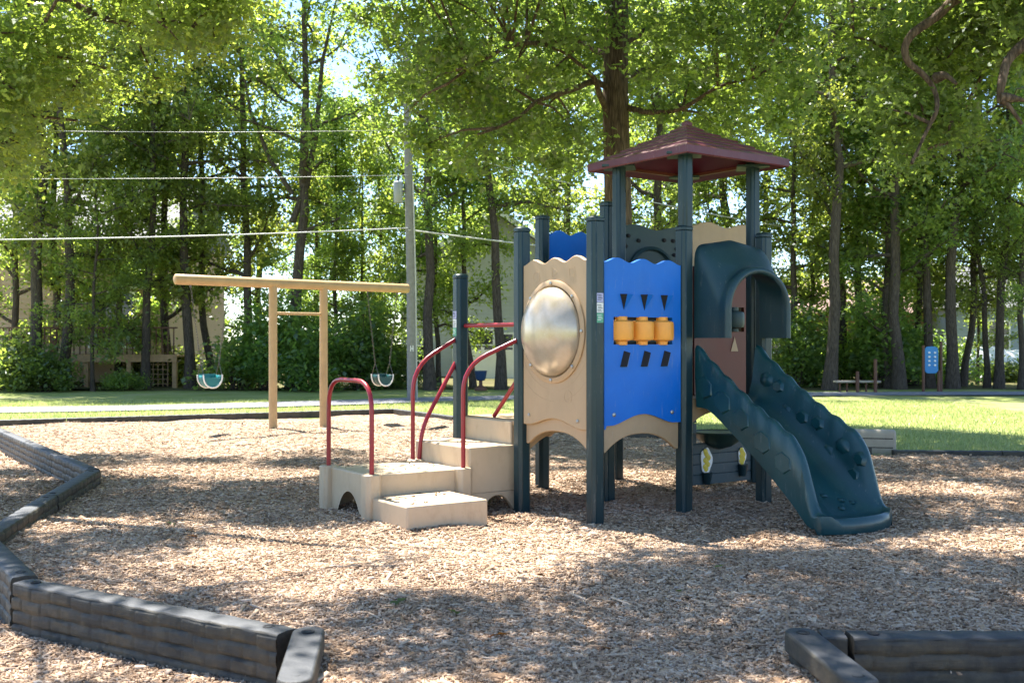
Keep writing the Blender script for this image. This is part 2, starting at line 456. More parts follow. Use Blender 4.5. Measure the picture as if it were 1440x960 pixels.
def chipmat():
    m, nt = newmat('wood_chip'); L = nt.links.new
    out = nd(nt, 'ShaderNodeOutputMaterial'); bs = nd(nt, 'ShaderNodeBsdfPrincipled', Roughness=.85); bs.inputs['Specular IOR Level'].default_value = .2
    g = nd(nt, 'ShaderNodeNewGeometry')
    r = ramp(nt, [(0.0, (.13, .082, .05)), (.15, (.28, .19, .125)), (.5, (.42, .305, .215)), (.8, (.50, .38, .285)), (.95, (.58, .47, .37)), (1.0, (.38, .34, .31))])
    L(g.outputs['Random Per Island'], r.inputs['Fac'])
    tc = nd(nt, 'ShaderNodeTexCoord'); big = nd(nt, 'ShaderNodeTexNoise', Scale=.9, Detail=5.0, Roughness=.65); L(tc.outputs['Object'], big.inputs['Vector'])
    r2 = ramp(nt, [(.34, (.72, .66, .59)), (.52, (1.04, 1, .94)), (.7, (1.12, 1.06, .98))]); L(big.outputs['Fac'], r2.inputs['Fac'])
    mx = nd(nt, 'ShaderNodeMix', data_type='RGBA', blend_type='MULTIPLY'); mx.inputs[0].default_value = 1; L(r.outputs['Color'], mx.inputs[6]); L(r2.outputs['Color'], mx.inputs[7])
    L(mx.outputs[2], bs.inputs['Base Color']); L(bs.outputs[0], out.inputs[0])
    return m
M['chip'] = chipmat()

def lawnmat(name, c):
    m, nt = newmat(name); L = nt.links.new
    out = nd(nt, 'ShaderNodeOutputMaterial'); bs = nd(nt, 'ShaderNodeBsdfPrincipled', Roughness=.9); bs.inputs['Specular IOR Level'].default_value = .15
    tc = nd(nt, 'ShaderNodeTexCoord')
    n1 = nd(nt, 'ShaderNodeTexNoise', Scale=.5, Detail=8.0, Roughness=.7); L(tc.outputs['Object'], n1.inputs['Vector'])
    n2 = nd(nt, 'ShaderNodeTexNoise', Scale=14.0, Detail=8.0, Roughness=.8); L(tc.outputs['Object'], n2.inputs['Vector'])
    ma = nd(nt, 'ShaderNodeMath', operation='MULTIPLY_ADD'); ma.inputs[1].default_value = .42; L(n2.outputs['Fac'], ma.inputs[0])
    m2 = nd(nt, 'ShaderNodeMath', operation='MULTIPLY'); m2.inputs[1].default_value = .62; L(n1.outputs['Fac'], m2.inputs[0]); L(m2.outputs[0], ma.inputs[2])
    r = ramp(nt, c); L(ma.outputs[0], r.inputs['Fac']); L(r.outputs['Color'], bs.inputs['Base Color'])
    n3 = nd(nt, 'ShaderNodeTexNoise', Scale=70.0, Detail=4.0); L(tc.outputs['Object'], n3.inputs['Vector'])
    b = nd(nt, 'ShaderNodeBump', Strength=.8, Distance=.03); L(n3.outputs['Fac'], b.inputs['Height']); L(b.outputs['Normal'], bs.inputs['Normal'])
    L(bs.outputs[0], out.inputs[0]); return m
M['lawn'] = lawnmat('lawn_grass', [(.36, (.16, .215, .05)), (.5, (.27, .31, .09)), (.60, (.35, .355, .15)), (.72, (.38, .33, .19))])
M['litter'] = lawnmat('forest_floor', [(.32, (.07, .055, .03)), (.5, (.12, .11, .045)), (.68, (.16, .16, .06))])
M['asphalt'] = lawnmat('path_asphalt', [(.3, (.19, .19, .205)), (.7, (.26, .26, .275))])
M['blade'] = leafmat('grass_blades', (.19, .25, .05), (.36, .38, .13), (1.4, 1.4, 1.2), .4, 0)

# black plastic timber with moulded block courses; texture follows the timber's own axes
def timbermat():
    m, nt = newmat('black_timber_plastic'); L = nt.links.new
    out = nd(nt, 'ShaderNodeOutputMaterial'); bs = nd(nt, 'ShaderNodeBsdfPrincipled')
    tc = nd(nt, 'ShaderNodeTexCoord')
    n1 = nd(nt, 'ShaderNodeTexNoise', Scale=7.0, Detail=8.0, Roughness=.7); L(tc.outputs['Object'], n1.inputs['Vector'])
    n2 = nd(nt, 'ShaderNodeTexNoise', Scale=60.0, Detail=6.0, Roughness=.8); L(tc.outputs['Object'], n2.inputs['Vector'])
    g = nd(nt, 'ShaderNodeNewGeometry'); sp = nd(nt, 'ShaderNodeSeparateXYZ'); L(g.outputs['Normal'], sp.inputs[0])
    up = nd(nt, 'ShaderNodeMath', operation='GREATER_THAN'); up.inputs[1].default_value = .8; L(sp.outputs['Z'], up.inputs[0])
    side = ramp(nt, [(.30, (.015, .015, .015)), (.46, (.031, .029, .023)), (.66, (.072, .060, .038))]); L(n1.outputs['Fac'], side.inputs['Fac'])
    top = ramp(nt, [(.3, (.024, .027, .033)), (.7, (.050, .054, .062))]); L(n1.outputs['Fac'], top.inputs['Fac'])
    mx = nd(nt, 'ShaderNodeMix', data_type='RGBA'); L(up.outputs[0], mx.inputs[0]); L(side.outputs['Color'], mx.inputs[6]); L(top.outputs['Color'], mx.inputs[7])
    L(mx.outputs[2], bs.inputs['Base Color'])
    rr = nd(nt, 'ShaderNodeMapRange'); rr.inputs[3].default_value = .42; rr.inputs[4].default_value = .8; L(n2.outputs['Fac'], rr.inputs[0]); L(rr.outputs[0], bs.inputs['Roughness'])
    gm = nd(nt, 'ShaderNodeMapping'); gm.inputs['Scale'].default_value = (9, 90, 110); L(tc.outputs['Object'], gm.inputs['Vector'])
    gn = nd(nt, 'ShaderNodeTexNoise', Scale=1.0, Detail=5.0, Roughness=.7); L(gm.outputs['Vector'], gn.inputs['Vector'])
    ga = nd(nt, 'ShaderNodeMath', operation='ADD'); L(gn.outputs['Fac'], ga.inputs[0]); L(n2.outputs['Fac'], ga.inputs[1])
    b = nd(nt, 'ShaderNodeBump', Strength=.6, Distance=.005); L(ga.outputs[0], b.inputs['Height']); L(b.outputs['Normal'], bs.inputs['Normal'])
    L(bs.outputs[0], out.inputs[0]); return m
M['timber'] = timbermat()

# ------------------------------------------------------------------ light, sky, camera
EL, AZ = R(63), math.atan2(-.62, .78)
SUN = Vector((math.sin(AZ) * math.cos(EL), math.cos(AZ) * math.cos(EL), math.sin(EL)))
w = bpy.data.worlds.new('World'); scene.world = w; w.use_nodes = True
nt = w.node_tree; nt.nodes.clear()
sky = nt.nodes.new('ShaderNodeTexSky'); sky.sky_type = 'NISHITA'; sky.sun_disc = False
sky.sun_elevation = EL; sky.sun_rotation = AZ % (2 * math.pi); sky.air_density = .8; sky.dust_density = .1; sky.ozone_density = 3.0
bg = nt.nodes.new('ShaderNodeBackground'); bg.inputs["Strength"].default_value = .102
wo = nt.nodes.new('ShaderNodeOutputWorld')
nt.links.new(sky.outputs[0], bg.inputs[0]); nt.links.new(bg.outputs[0], wo.inputs[0])
sl = bpy.data.lights.new('sun', 'SUN'); sl.energy = 5.0; sl.angle = R(.53); sl.color = (1, .95, .87)
so = bpy.data.objects.new('sun', sl); COL.objects.link(so); so.rotation_euler = (-SUN).to_track_quat('-Z', 'Y').to_euler(); so.location = (-8, 14, 20)

cam = bpy.data.cameras.new('camera'); cam.lens = FP / 1440 * 36; cam.sensor_width = 36; cam.clip_end = 2000; cam.clip_start = .1
cam.dof.use_dof = True; cam.dof.focus_distance = 9.3; cam.dof.aperture_fstop = 4.0
co = bpy.data.objects.new('camera', cam); COL.objects.link(co); co.location = (0, 0, CH); co.rotation_euler = (R(90), 0, 0)
scene.camera = co
scene.view_settings.view_transform = 'Standard'; scene.view_settings.look = 'None'
scene.view_settings.exposure = 2.06; scene.view_settings.gamma = 1
scene.render.resolution_x = 1024; scene.render.resolution_y = 682
scene.cycles.max_bounces = 8; scene.cycles.transmission_bounces = 5; scene.cycles.transparent_max_bounces = 6
scene.cycles.sample_clamp_indirect = 6
scene.cycles.use_denoising = True

# ------------------------------------------------------------------ ground
PIT = [(-24, 1.0), (-24, 18.4), (-9.3, 18.95), (-2.45, 22.2), (-1.05, 19.9), (4.7, 13.95), (16, 13.4), (16, 1.0)]
LOWSIDE = [(-24, 1.0), (-24, 19), (-9.9, 19), (-8.55, 17.4), (-4.37, 11.25), (-3.70, 7.5), (-2.78, 6.12), (-.97, 4.95), (-.8, 1.0)]
def mulch_h(x, y):
    h = (fbm(x * .75, y * .75, 3, 3) - .5) * .15 + (vnoise(x * 2.3, y * 2.3, 9) - .5) * .03
    ins = inpoly(x, y, LOWSIDE)
    front = (np.asarray(y) < 4.88) & (np.asarray(x) > 1.45)
    return h + np.where(ins, -.15, np.where(front, -.085, 0.0))

def grid_mesh(name, x0, x1, y0, y1, step, hf, keep, mat):
    xs = np.arange(x0, x1 + 1e-6, step); ys = np.arange(y0, y1 + 1e-6, step)
    X, Y = np.meshgrid(xs, ys); Z = hf(X, Y)
    vs = np.stack([X, Y, Z], -1).reshape(-1, 3)
    nx, ny = len(xs), len(ys)
    ii, jj = np.meshgrid(np.arange(nx - 1), np.arange(ny - 1))
    a = (jj * nx + ii).ravel()
    cx = (xs[:-1] + step / 2)[ii].ravel(); cy = (ys[:-1] + step / 2)[jj].ravel()
    k = keep(cx, cy)
    a = a[k]
    q = np.stack([a, a + 1, a + nx + 1, a + nx], 1).astype(np.int32)
    me = bpy.data.meshes.new(name)
    me.vertices.add(len(vs)); me.vertices.foreach_set('co', vs.astype(np.float32).ravel())
    me.loops.add(q.size); me.loops.foreach_set('vertex_index', q.ravel())
    me.polygons.add(len(q)); me.polygons.foreach_set('loop_start', np.arange(len(q), dtype=np.int32) * 4)
    me.polygons.foreach_set('use_smooth', np.ones(len(q), bool))
    me.update(calc_edges=True); me.materials.append(mat)
    o = bpy.data.objects.new(name, me); COL.objects.link(o)
    return o

o = grid_mesh('mulch_bed', -16, 13, 1.5, 22.6, .08, mulch_h, lambda x, y: inpoly(x, y, PIT), M['mulch'])
tag(o, 'tan wood chip mulch filling the play area', 'mulch', kind='structure')

PIT_IN = [(-30, -3), (-30, 18.0), (-9.4, 18.5), (-2.6, 21.7), (-1.3, 19.5), (4.6, 13.6), (19, 13.0), (19, -3)]
def lawn_h(x, y):
    ins = inpoly(x, y, PIT_IN)
    return np.where(ins, -.4, -.03 + (fbm(x * .3, y * .3, 21, 2) - .5) * .03)
def outer_keep(x, y): return np.ones_like(x, bool)
o = grid_mesh('lawn', -40, 40, -8, 36, .4, lawn_h, outer_keep, M['lawn'])
tag(o, 'sunlit green lawn between the play area and the woods', 'lawn', kind='structure')
mb = MB(); mb.add([(-700, -300, -.5), (700, -300, -.5), (700, 900, -.5), (-700, 900, -.5)], [(0, 1, 2, 3)])
o = mb.build('terrain', M['lawn'], smooth=0); tag(o, 'wide ground beyond the woods', 'ground', kind='structure')
o = grid_mesh('forest_floor', -60, 60, 33.2, 120, .8, lambda x, y: (fbm(x * .3, y * .3, 33, 3) - .5) * .10 + .0,
              lambda x, y: y > 33.6 + 1.3 * (vnoise(x * .4, x * 0, 5) - .5), M['litter'])
tag(o, 'leaf littered ground under the trees', 'forest floor', kind='structure')

# path: an asphalt strip lying 2 cm proud of the lawn
pc = [(-26, 21.0), (-16, 22.5), (-9, 24.0), (-4.7, 26.0), (-1.5, 28.0), (4, 29.8), (10, 30.7), (17, 31.0), (30, 31.0)]
fx = smooth_interp([p[0] for p in pc], [p[1] for p in pc])
vs = []; fs = []
N = 90
for i in range(N + 1):
    x = -26 + 56 * i / N
    d = Vector((.1, fx(x + .05) - fx(x - .05))).normalized(); n = Vector((-d.y, d.x))
    for k in (-1.0, 1.0):
        vs.append((x + n.x * k, fx(x) + n.y * k, .004)); 
for i in range(N): fs.append((2 * i, 2 * i + 2, 2 * i + 3, 2 * i + 1))
mb = MB(); mb.add(vs, fs); o = mb.build('path', M['asphalt'], smooth=0); tag(o, 'pale asphalt path crossing the lawn', 'path', kind='structure')

# wood chips as real flakes, densest near the camera
def chips(n, d0, d1, size, seed, thin=1.0):
    g = np.random.default_rng(seed)
    u = g.random(n); D = 1 / (1 / d0 + u * (1 / d1 - 1 / d0))
    X = (g.random(n) - .5) * 1.06 * D
    keep = inpoly(X, D, PIT)
    X, D = X[keep], D[keep]; n = len(X)
    Z = mulch_h(X, D)
    L_ = size * (.45 + 1.3 * g.random(n) ** 2); W_ = L_ * (.16 + .26 * g.random(n)) * thin; T_ = .003 + .005 * g.random(n)
    a = g.random(n) * 2 * np.pi; ti = g.normal(0, .17, n); ro = g.normal(0, .22, n)
    ex = np.stack([np.cos(a) * np.cos(ti), np.sin(a) * np.cos(ti), np.sin(ti)], 1)
    s_ = np.stack([-np.sin(a), np.cos(a), np.zeros(n)], 1)
    ez = np.cross(ex, s_)
    ey = s_ * np.cos(ro)[:, None] + ez * np.sin(ro)[:, None]
    ez = np.cross(ex, ey)
    c = np.stack([X, D, Z + .004 + .012 * g.random(n)], 1)
    tap = .5 + .5 * g.random(n)
    corners = []
    for sx, sy, sz in ((-1, -1, -1), (1, -1, -1), (1, 1, -1), (-1, 1, -1), (-1, -1, 1), (1, -1, 1), (1, 1, 1), (-1, 1, 1)):
        wy = W_ / 2 * (tap if sx > 0 else 1)
        corners.append(c + ex * (sx * L_ / 2)[:, None] + ey * (sy * wy)[:, None] + ez * (sz * T_ / 2)[:, None])
    return np.stack(corners, 1).reshape(-1, 3)
CF = [(4, 5, 6, 7), (0, 1, 5, 4), (1, 2, 6, 5), (2, 3, 7, 6), (3, 0, 4, 7)]
vv = np.concatenate([chips(420, 4.2, 11, .15, 7, .22), chips(115000, 4.2, 8.0, .024, 1), chips(85000, 7.0, 13, .033, 2), chips(30000, 11.0, 20, .045, 4), chips(4000, 4.3, 12, .06, 3)])
gs = np.random.default_rng(61)      # a few chips kicked up onto the steps
uh_ = np.array([math.cos(R(33)), math.sin(R(33))]); vh_ = np.array([-.575, .818])
for a0, a1, b0, b1, z, n in ((.1, .9, .1, .8, .366, 34), (.08, .74, -.56, -.06, .186, 22), (1.04, 1.42, .06, .9, .556, 14)):
    st_ = chips(60, 4.3, 8.0, .030, 62 + n)[:n * 8].reshape(-1, 8, 3)
    st_ = st_ - st_.mean(1, keepdims=True)
    k = len(st_); A_ = gs.uniform(a0, a1, k); B_ = gs.uniform(b0, b1, k)
    c_ = np.array([-1.22, 9.0]) + A_[:, None] * uh_ + B_[:, None] * vh_
    vv = np.concatenate([vv, (st_ + np.concatenate([c_, np.full((k, 1), z + .002)], 1)[:, None]).reshape(-1, 3)])
o = bpy.data.objects.new('wood_chips', np_mesh('wood_chips', vv, 8, CF, M['chip'])); COL.objects.link(o)
tag(o, 'loose tan and grey wood chips strewn over the play area', 'wood chips', kind='stuff')

# grass blades along the near edges of the lawn
def blades(n, seed):
    g = np.random.default_rng(seed)
    X = g.uniform(-13, 11, n); D = 13.5 + 14 * g.random(n) ** 1.4
    k = ~inpoly(X, D, PIT) & (np.abs(X) < .52 * D) & (np.abs(D - np.interp(X, [p[0] for p in pc], [p[1] for p in pc])) > 1.1)
    X, D = X[k], D[k]; n = len(X); Z = lawn_h(X, D)
    a = g.random(n) * 2 * np.pi; h = .03 + .05 * g.random(n); wd = .006 + .006 * g.random(n)
    lean = g.normal(0, .45, (n, 2)) * h[:, None]
    s_ = np.stack([np.cos(a), np.sin(a)], 1) * wd[:, None]
    p = np.zeros((n, 3, 3)); base = np.stack([X, D], 1)
    p[:, 0, :2] = base - s_; p[:, 1, :2] = base + s_; p[:, 2, :2] = base + lean
    p[:, :2, 2] = (Z - .01)[:, None]; p[:, 2, 2] = Z + h
    return p.reshape(-1, 3)
o = bpy.data.objects.new('lawn_grass', np_mesh('lawn_grass', blades(120000, 5), 3, [(0, 1, 2)], M['blade'])); COL.objects.link(o)
tag(o, 'short sunlit grass blades on the lawn', 'grass', kind='stuff')

# ------------------------------------------------------------------ play structure
O2 = Vector((.688, 8.82)); UH = Vector((math.cos(R(33)), math.sin(R(33)))); VH = Vector((-.575, .818))
U1 = UH * .98; V1 = VH * 1.04
NF = Vector((UH.y, -UH.x))             # outward, towards the camera's right
def pt(a, b, z=None):
    p = O2 + U1 * a + V1 * b
    return p if z is None else Vector((p.x, p.y, z))
P2, P1, P0, P3, P4 = pt(0, 0), pt(0, 1), pt(0, 2), pt(1, 0), pt(2, 0)
P6, P5, PF, P7, PG = pt(1, 1), pt(1, 2), pt(2, 1), pt(2, 2), pt(3, 1)
u3 = Vector((UH.x, UH.y, 0)); n3 = Vector((NF.x, NF.y, 0)); v3 = Vector((VH.x, VH.y, 0)); Zv = Vector((0, 0, 1))
PS = root('playground_climber', (1.5, 9.8, 0), 'green, tan and blue plastic climber with maroon roof, bubble window and slide on the mulch', 'playground set')

def post(p, z0, z1, wd=.13, cap=True):
    mb = MB()
    c = .028 * wd / .13
    h = wd / 2
    poly = [(-h + c, -h), (h - c, -h), (h, -h + c), (h, h - c), (h - c, h), (-h + c, h), (-h, h - c), (-h, -h + c)]
    mb.prism(poly, (p.x, p.y, z0), u3, Vector((0, 0, 1)).cross(u3), z1 - z0)
    o = mb.build('post', M['post'], PS, bevel=.006)
    if cap:
        k = MB(); e = 1.05
        pl2 = [(a * e, b * e) for a, b in poly]
        k.prism(pl2, (p.x, p.y, z1 + .001), u3, Vector((0, 0, 1)).cross(u3), .028)
        k.frustum(pl2, (p.x, p.y, z1 + .029), u3, Vector((0, 0, 1)).cross(u3), .016, .72)
        k.build('post_cap', M['post'], o, bevel=.004)
    return o
post_P2 = post(P2, -.25, 2.49); post_P1 = post(P1, -.25, 2.49); post_P0 = post(P0, -.25, 2.12)
post(P5, -.25, 2.76); post(P6, -.25, 2.79); post(P7, -.25, 2.76); post(P4, -.25, 2.46)
p3o = post(P3, -.25, 2.47); post(PF, -.25, 2.47); post(PG, .02, 2.45)
# thinner upper posts that carry the roof
RC = Vector((1.64, 10.0)); D1 = Vector((.162, .987)).normalized(); D2 = Vector((D1.y, -D1.x))
post(Vector((P3.x + .01, P3.y)), 2.50, 3.19, .114, False)
post(Vector((1.007, 10.03)), .97, 3.19, .112, False)
post(Vector((2.27, 10.06)), .97, 3.19, .112, False)
post(Vector((PF.x, PF.y)), 2.50, 3.2, .112, False)

# stickers on the near post and the stair post (code symbol left out)
def sticker(p, z, face, par):
    f3 = Vector((face.x, face.y, 0)); s3 = Zv.cross(f3)
    for k, (mk, hh) in enumerate((('lilac', .075), ('white', .082), ('green', .080))):
        mb = MB(); mb.box(Vector((p.x, p.y, z - k * .083)) + f3 * .0665, (.066, .003, hh), s3, f3)
        s_ = mb.build('sticker', M[mk], par)
        d = MB()
        for j in range(4 if k != 1 else 5):
            d.box(Vector((p.x, p.y, z - k * .083 + .022 - j * .013)) + f3 * .0685 + s3 * (-.004 + .005 * ((j * 7) % 3 - 1)), (.044 - .007 * (j % 2), .0016, .0045), s3, f3)
        d.build('print', M['charcoal' if k < 2 else 'white'], s_)
sticker(P2, 1.86, NF, post_P2)
sticker(P0, 1.76, -UH, post_P0)

wave = lambda base, amp, k, ph=0.0: (lambda t: base + amp * math.cos(2 * math.pi * (t * k) + ph))
def inset(A, B, e=.07):
    d = (B - A).normalized()
    return A + d * e, B - d * e
def panel(name, A, B, z0, z1, mat, thick=.045, off=0.0, archb=.09, waves=3, par=None, amp=.022):
    a, b = inset(A, B)
    mb = MB()
    zb = (lambda t: z0 + archb * math.sin(math.pi * min(1, max(0, (t - .1) / .8))) ** 1.5) if archb else z0
    mb.strip(a, b, lin(48), wave(z1 - amp, amp, waves, math.pi), zb, thick, off)
    return mb.build(name, M[mat], par or PS, bevel=.008)

def front(A, B, t, z, o_):
    """point on the outer face of the panel running A -> B"""
    a, b = inset(A, B); d = (b - a).normalized(); n = Vector((d.y, -d.x))
    p = a.lerp(b, t) + n * o_
    return Vector((p.x, p.y, z)), Vector((d.x, d.y, 0)), Vector((n.x, n.y, 0))

# tan panel with bubble
tp = panel('bubble_panel', P1, P2, .76, 2.225, 'tan', .05, .01, .07)
c, d3, nn = front(P1, P2, .49, 1.585, .036)
mb = MB()
prof = [(.445, -.004), (.447, .012), (.435, .022), (.402, .024), (.392, .012), (.385, -.002)]
mb.lathe(c, prof, 56, nn); mb.build('bubble_ring', M['tan'], tp)
mb = MB(); nr = 20
vs = [(.385 * math.cos(k * math.pi / 2 / nr), .012 + .180 * math.sin(k * math.pi / 2 / nr)) for k in range(nr)] + [(.001, .192)]
mb.lathe(c, vs, 64, nn); mb.build('bubble_window', M['bubble'], tp, smooth=80)
mb = MB()
for k in range(8):
    a = math.pi / 8 * 2 * k + .0
    q = c + d3 * (.418 * math.cos(a)) + Zv * (.418 * math.sin(a)) + nn * .024
    mb.lathe(q, [(.017, -.001), (.017, .006), (.010, .011)], 10, nn)
build_each(mb, 'bolt', M['metal'], tp)
mb = MB()
for t in (.1, .87):
    q, _, _ = front(P1, P2, t, .845 if t < .5 else .83, .036); mb.lathe(q, [(.016, -.001), (.016, .006), (.009, .010)], 10, nn)
build_each(mb, 'bolt', M['metal'], tp)
mb = MB()                                        # low moulded figures: circle, triangle, square, two arcs
def ring(c0, r0, r1, n=28, a0=0, a1=2 * math.pi):
    pts = []
    for k in range(n + 1):
        a = a0 + (a1 - a0) * k / n; pts.append((r1 * math.cos(a), r1 * math.sin(a)))
    for k in range(n, -1, -1):
        a = a0 + (a1 - a0) * k / n; pts.append((r0 * math.cos(a), r0 * math.sin(a)))
    vs = []; fs = []
    for k in range(n + 1):
        a = a0 + (a1 - a0) * k / n
        for r in (r0, r1):
            b = c0 + d3 * (r * math.cos(a)) + Zv * (r * math.sin(a))
            vs += [b, b + nn * .0015]
    for k in range(n):
        i = 4 * k
        fs += [(i + 1, i + 3, i + 7, i + 5), (i + 2, i + 6, i + 7, i + 3), (i, i + 1, i + 5, i + 4)]
    mb.add(vs, fs)
q, _, _ = front(P1, P2, .22, 2.07, .035); ring(q, .040, .052)
q, _, _ = front(P1, P2, .50, 2.10, .035); ring(q, .040, .055, 3)
q, _, _ = front(P1, P2, .78, 2.09, .035); ring(q, .042, .058, 4, math.pi / 4, math.pi / 4 + 2 * math.pi)
q, _, _ = front(P1, P2, .49, 1.585, .035); ring(q, .50, .512, 40, R(212), R(328)); ring(q, .60, .612, 40, R(225), R(315))
q, _, _ = front(P1, P2, .72, 1.03, .035); ring(q, .045, .057)
build_each(mb, 'relief', M['tan'], tp)

# blue panel with rollers: four strips around a rectangular opening
a, b = inset(P2, P3)
bp = MB()
zt = lambda t: 2.20 - .02 + .02 * math.cos(2 * math.pi * t * 3 + math.pi)
zb = lambda t: .80 + .085 * math.sin(math.pi * min(1, max(0, (t - .1) / .8))) ** 1.5 - .03 * (t < .02)
tl, tr_, z0, z1 = .115, .885, 1.475, 1.705
bp.strip(a, b, lin(8, 0, tl), zt, zb, .045, .01); bp.strip(a, b, lin(8, tr_, 1), zt, zb, .045, .01)
bp.strip(a, b, lin(32, tl, tr_), zt, z1, .045, .01); bp.strip(a, b, lin(32, tl, tr_), z0, zb, .045, .01)
blue = bp.build('roller_panel', M['blue'], PS)
tmp = bmesh.new(); tmp.from_mesh(blue.data); bmesh.ops.remove_doubles(tmp, verts=tmp.verts, dist=.0004)
# drop the inner walls where the strips meet
seen = {}
for f in tmp.faces: seen.setdefault(tuple(sorted(v.index for v in f.verts)), []).append(f)
tmp.to_mesh(blue.data); tmp.free()
for k in range(3):
    t = .235 + .265 * k
    q, d3, nn = front(P2, P3, t, 1.59, .012)
    mb = MB(); prof = [(.050, -.120), (.050, -.088), (.098, -.078), (.104, -.05), (.104, .05), (.098, .078), (.050, .088), (.050, .120)]
    mb.lathe(q, prof, 24, Zv)
    mb.build('roller', M['orange'], blue, bevel=.004)
mb = MB(); q, d3, nn = front(P2, P3, .5, 1.59, -.03)
for zz in (1.485, 1.695): mb.box((q.x, q.y, zz), (.66, .02, .02), d3, nn)
mb.build('roller_rail', M['charcoal'], blue)
for row in (0, 1):
    for k in range(3):
        t = .235 + .265 * k + .012
        q, d3, nn = front(P2, P3, t, 1.83 if row == 0 else 1.355, .0325)
        mb = MB()
        hh = .075 if row == 0 else -.075
        # wedge: a triangular pocket that sticks out of the panel
        e_ = .042
        if row == 0:
            A_, B_, C_ = q + d3 * -e_ + Zv * .068, q + d3 * e_ + Zv * .068, q + Zv * -.068
            A2, B2 = q + d3 * -.012 + Zv * .066 + nn * .06, q + d3 * (e_ + .012) + Zv * .066 + nn * .06
            mb.add([A_, B_, C_, A2, B2], [(0, 1, 4, 3), (0, 3, 2), (1, 2, 4)])
            fc = [C_ + nn * .001, B2, A2]
        else:
            A_, B_, C_ = q + d3 * -e_ + Zv * -.068, q + d3 * e_ + Zv * -.068, q + Zv * .068
            A2, B2 = q + d3 * -.006 + Zv * -.064 + nn * .05, q + d3 * .03 + Zv * .05 + nn * .05
            mb.add([A_, B_, C_, A2, B2], [(0, 1, 3), (0, 3, 2), (2, 3, 4)])
            fc = [A2, B_, B2]
        wd = mb.build('wedge', M['charcoal'], blue, smooth=0)  # shaded sides of the wedge painted in as a charcoal body
        mb = MB(); mb.add(fc + [C_] if row else fc, [(0, 1, 2), (2, 1, 3)] if row else [(0, 1, 2)]); mb.build('wedge_lit_face', M['facet' if row else 'blue'], wd, smooth=0)  # lit facet put into the colour: reflecting grey below, panel blue above
mb = MB()
for t in (.12, .88):
    q, _, _ = front(P2, P3, t, .89, .032); mb.lathe(q, [(.018, -.001), (.018, .006), (.010, .011)], 10, nn)
build_each(mb, 'bolt', M['metal'], blue)
mb = MB(); q, d3, nn = front(P2, P3, .5, .62, .031)
def arcband(c0, r0, r1, a0, a1, n=30):
    vs = []; fs = []
    for k in range(n + 1):
        a = a0 + (a1 - a0) * k / n
        for r in (r0, r1):
            b = c0 + d3 * (r * math.cos(a)) + Zv * (r * math.sin(a)); vs += [b, b + nn * .002]
    for k in range(n):
        i = 4 * k; fs += [(i + 1, i + 3, i + 7, i + 5), (i + 2, i + 6, i + 7, i + 3), (i, i + 1, i + 5, i + 4)]
    mb.add(vs, fs)
arcband(q, .47, .54, R(52), R(128)); 
q2, _, _ = front(P2, P3, .3, 2.0, .031); arcband(q2, .03, .05, 0, 2 * math.pi)
q2, _, _ = front(P2, P3, .55, 2.01, .031); arcband(q2, .03, .05, 0, 2 * math.pi, 4)
q2, _, _ = front(P2, P3, .78, 2.0, .031); arcband(q2, .03, .052, 0, 2 * math.pi, 3)
build_each(mb, 'relief', M['blue'], blue)

# decks and arched skirts
mb = MB()
def deck(corners, z, th=.05):
    vs = [(p.x, p.y, z) for p in corners] + [(p.x, p.y, z - th) for p in corners]
    m = len(corners)
    mb.add(vs, [tuple(range(m)), tuple(range(2 * m - 1, m - 1, -1))] + [(i, m + i, m + (i + 1) % m, (i + 1) % m) for i in range(m)])
deck([pt(.05, .05), pt(.985, .05), pt(.985, 1.99), pt(.02, 1.99)], .775)
mb.build('deck', M['tan'], PS, bevel=.01)
mb = MB(); deck([pt(1.0, .03), pt(1.97, .03), pt(2.9, .97), pt(2.9, 1.0), pt(1.0, 1.0)], .96)
mb.build('deck', M['tan'], PS, bevel=.01)
mb = MB(); deck([pt(1.0, 1.03), pt(1.97, 1.03), pt(1.97, 1.97), pt(1.0, 1.97)], .93)
mb.build('deck', M['tan'], PS, bevel=.01)
def skirt(A, B, zt_, zend, zmid, off=-.02, th=.04):
    a, b = inset(A, B, .066); mb = MB()
    mb.strip(a, b, lin(36), zt_, lambda t: zend + (zmid - zend) * max(0, 1 - abs((t - .5) / .46) ** 2.4), th, off)
    return mb.build('deck_skirt', M['tan'], PS, bevel=.008)
skirt(P1, P2, .86, .585, .72); skirt(P2, P3, .90, .565, .715)
skirt(P1, P6, .722, .52, .66); skirt(P0, P5, .722, .52, .66); skirt(P5, P6, .722, .52, .66)
skirt(P3, P4, 1.0, .78, .88); skirt(P3, P6, .905, .72, .85); skirt(P6, PF, .905, .72, .85); skirt(PF, PG, .905, .72, .85)
# back panels
bb = panel('blue_panel', P5, P7, .93, 2.66, 'blue', .045, 0, 0, 3, amp=.024)
gp = MB(); a, b = inset(P6, PF)
zt = wave(2.615, .022, 1.6, math.pi)
# dark green barrier with a round opening: columns left and right, arcs above and below the hole
hc, hr, zc = .55, .27, 2.12
wdt = (b - a).length
ts1 = lin(10, 0, hc - hr / wdt); ts2 = lin(30, hc - hr / wdt, hc + hr / wdt); ts3 = lin(10, hc + hr / wdt, 1)
gp.strip(a, b, ts1, zt, .96, .045); gp.strip(a, b, ts3, zt, .96, .045)
hole = lambda t: math.sqrt(max(0, hr**2 - ((t - hc) * wdt) ** 2))
gp.strip(a, b, ts2, zt, lambda t: zc + hole(t), .045); gp.strip(a, b, ts2, lambda t: zc - hole(t), .96, .045)
gpo = gp.build('climber_panel', M['darkgreen'], PS)
mb = MB(); q, d3, nn = front(P6, PF, hc, zc, .02); mb.lathe(q, [(.29, -.002), (.31, .02), (.28, .035), (.268, .0)], 40, nn); mb.build('hole_rim', M['darkgreen'], gpo)
mb = MB()
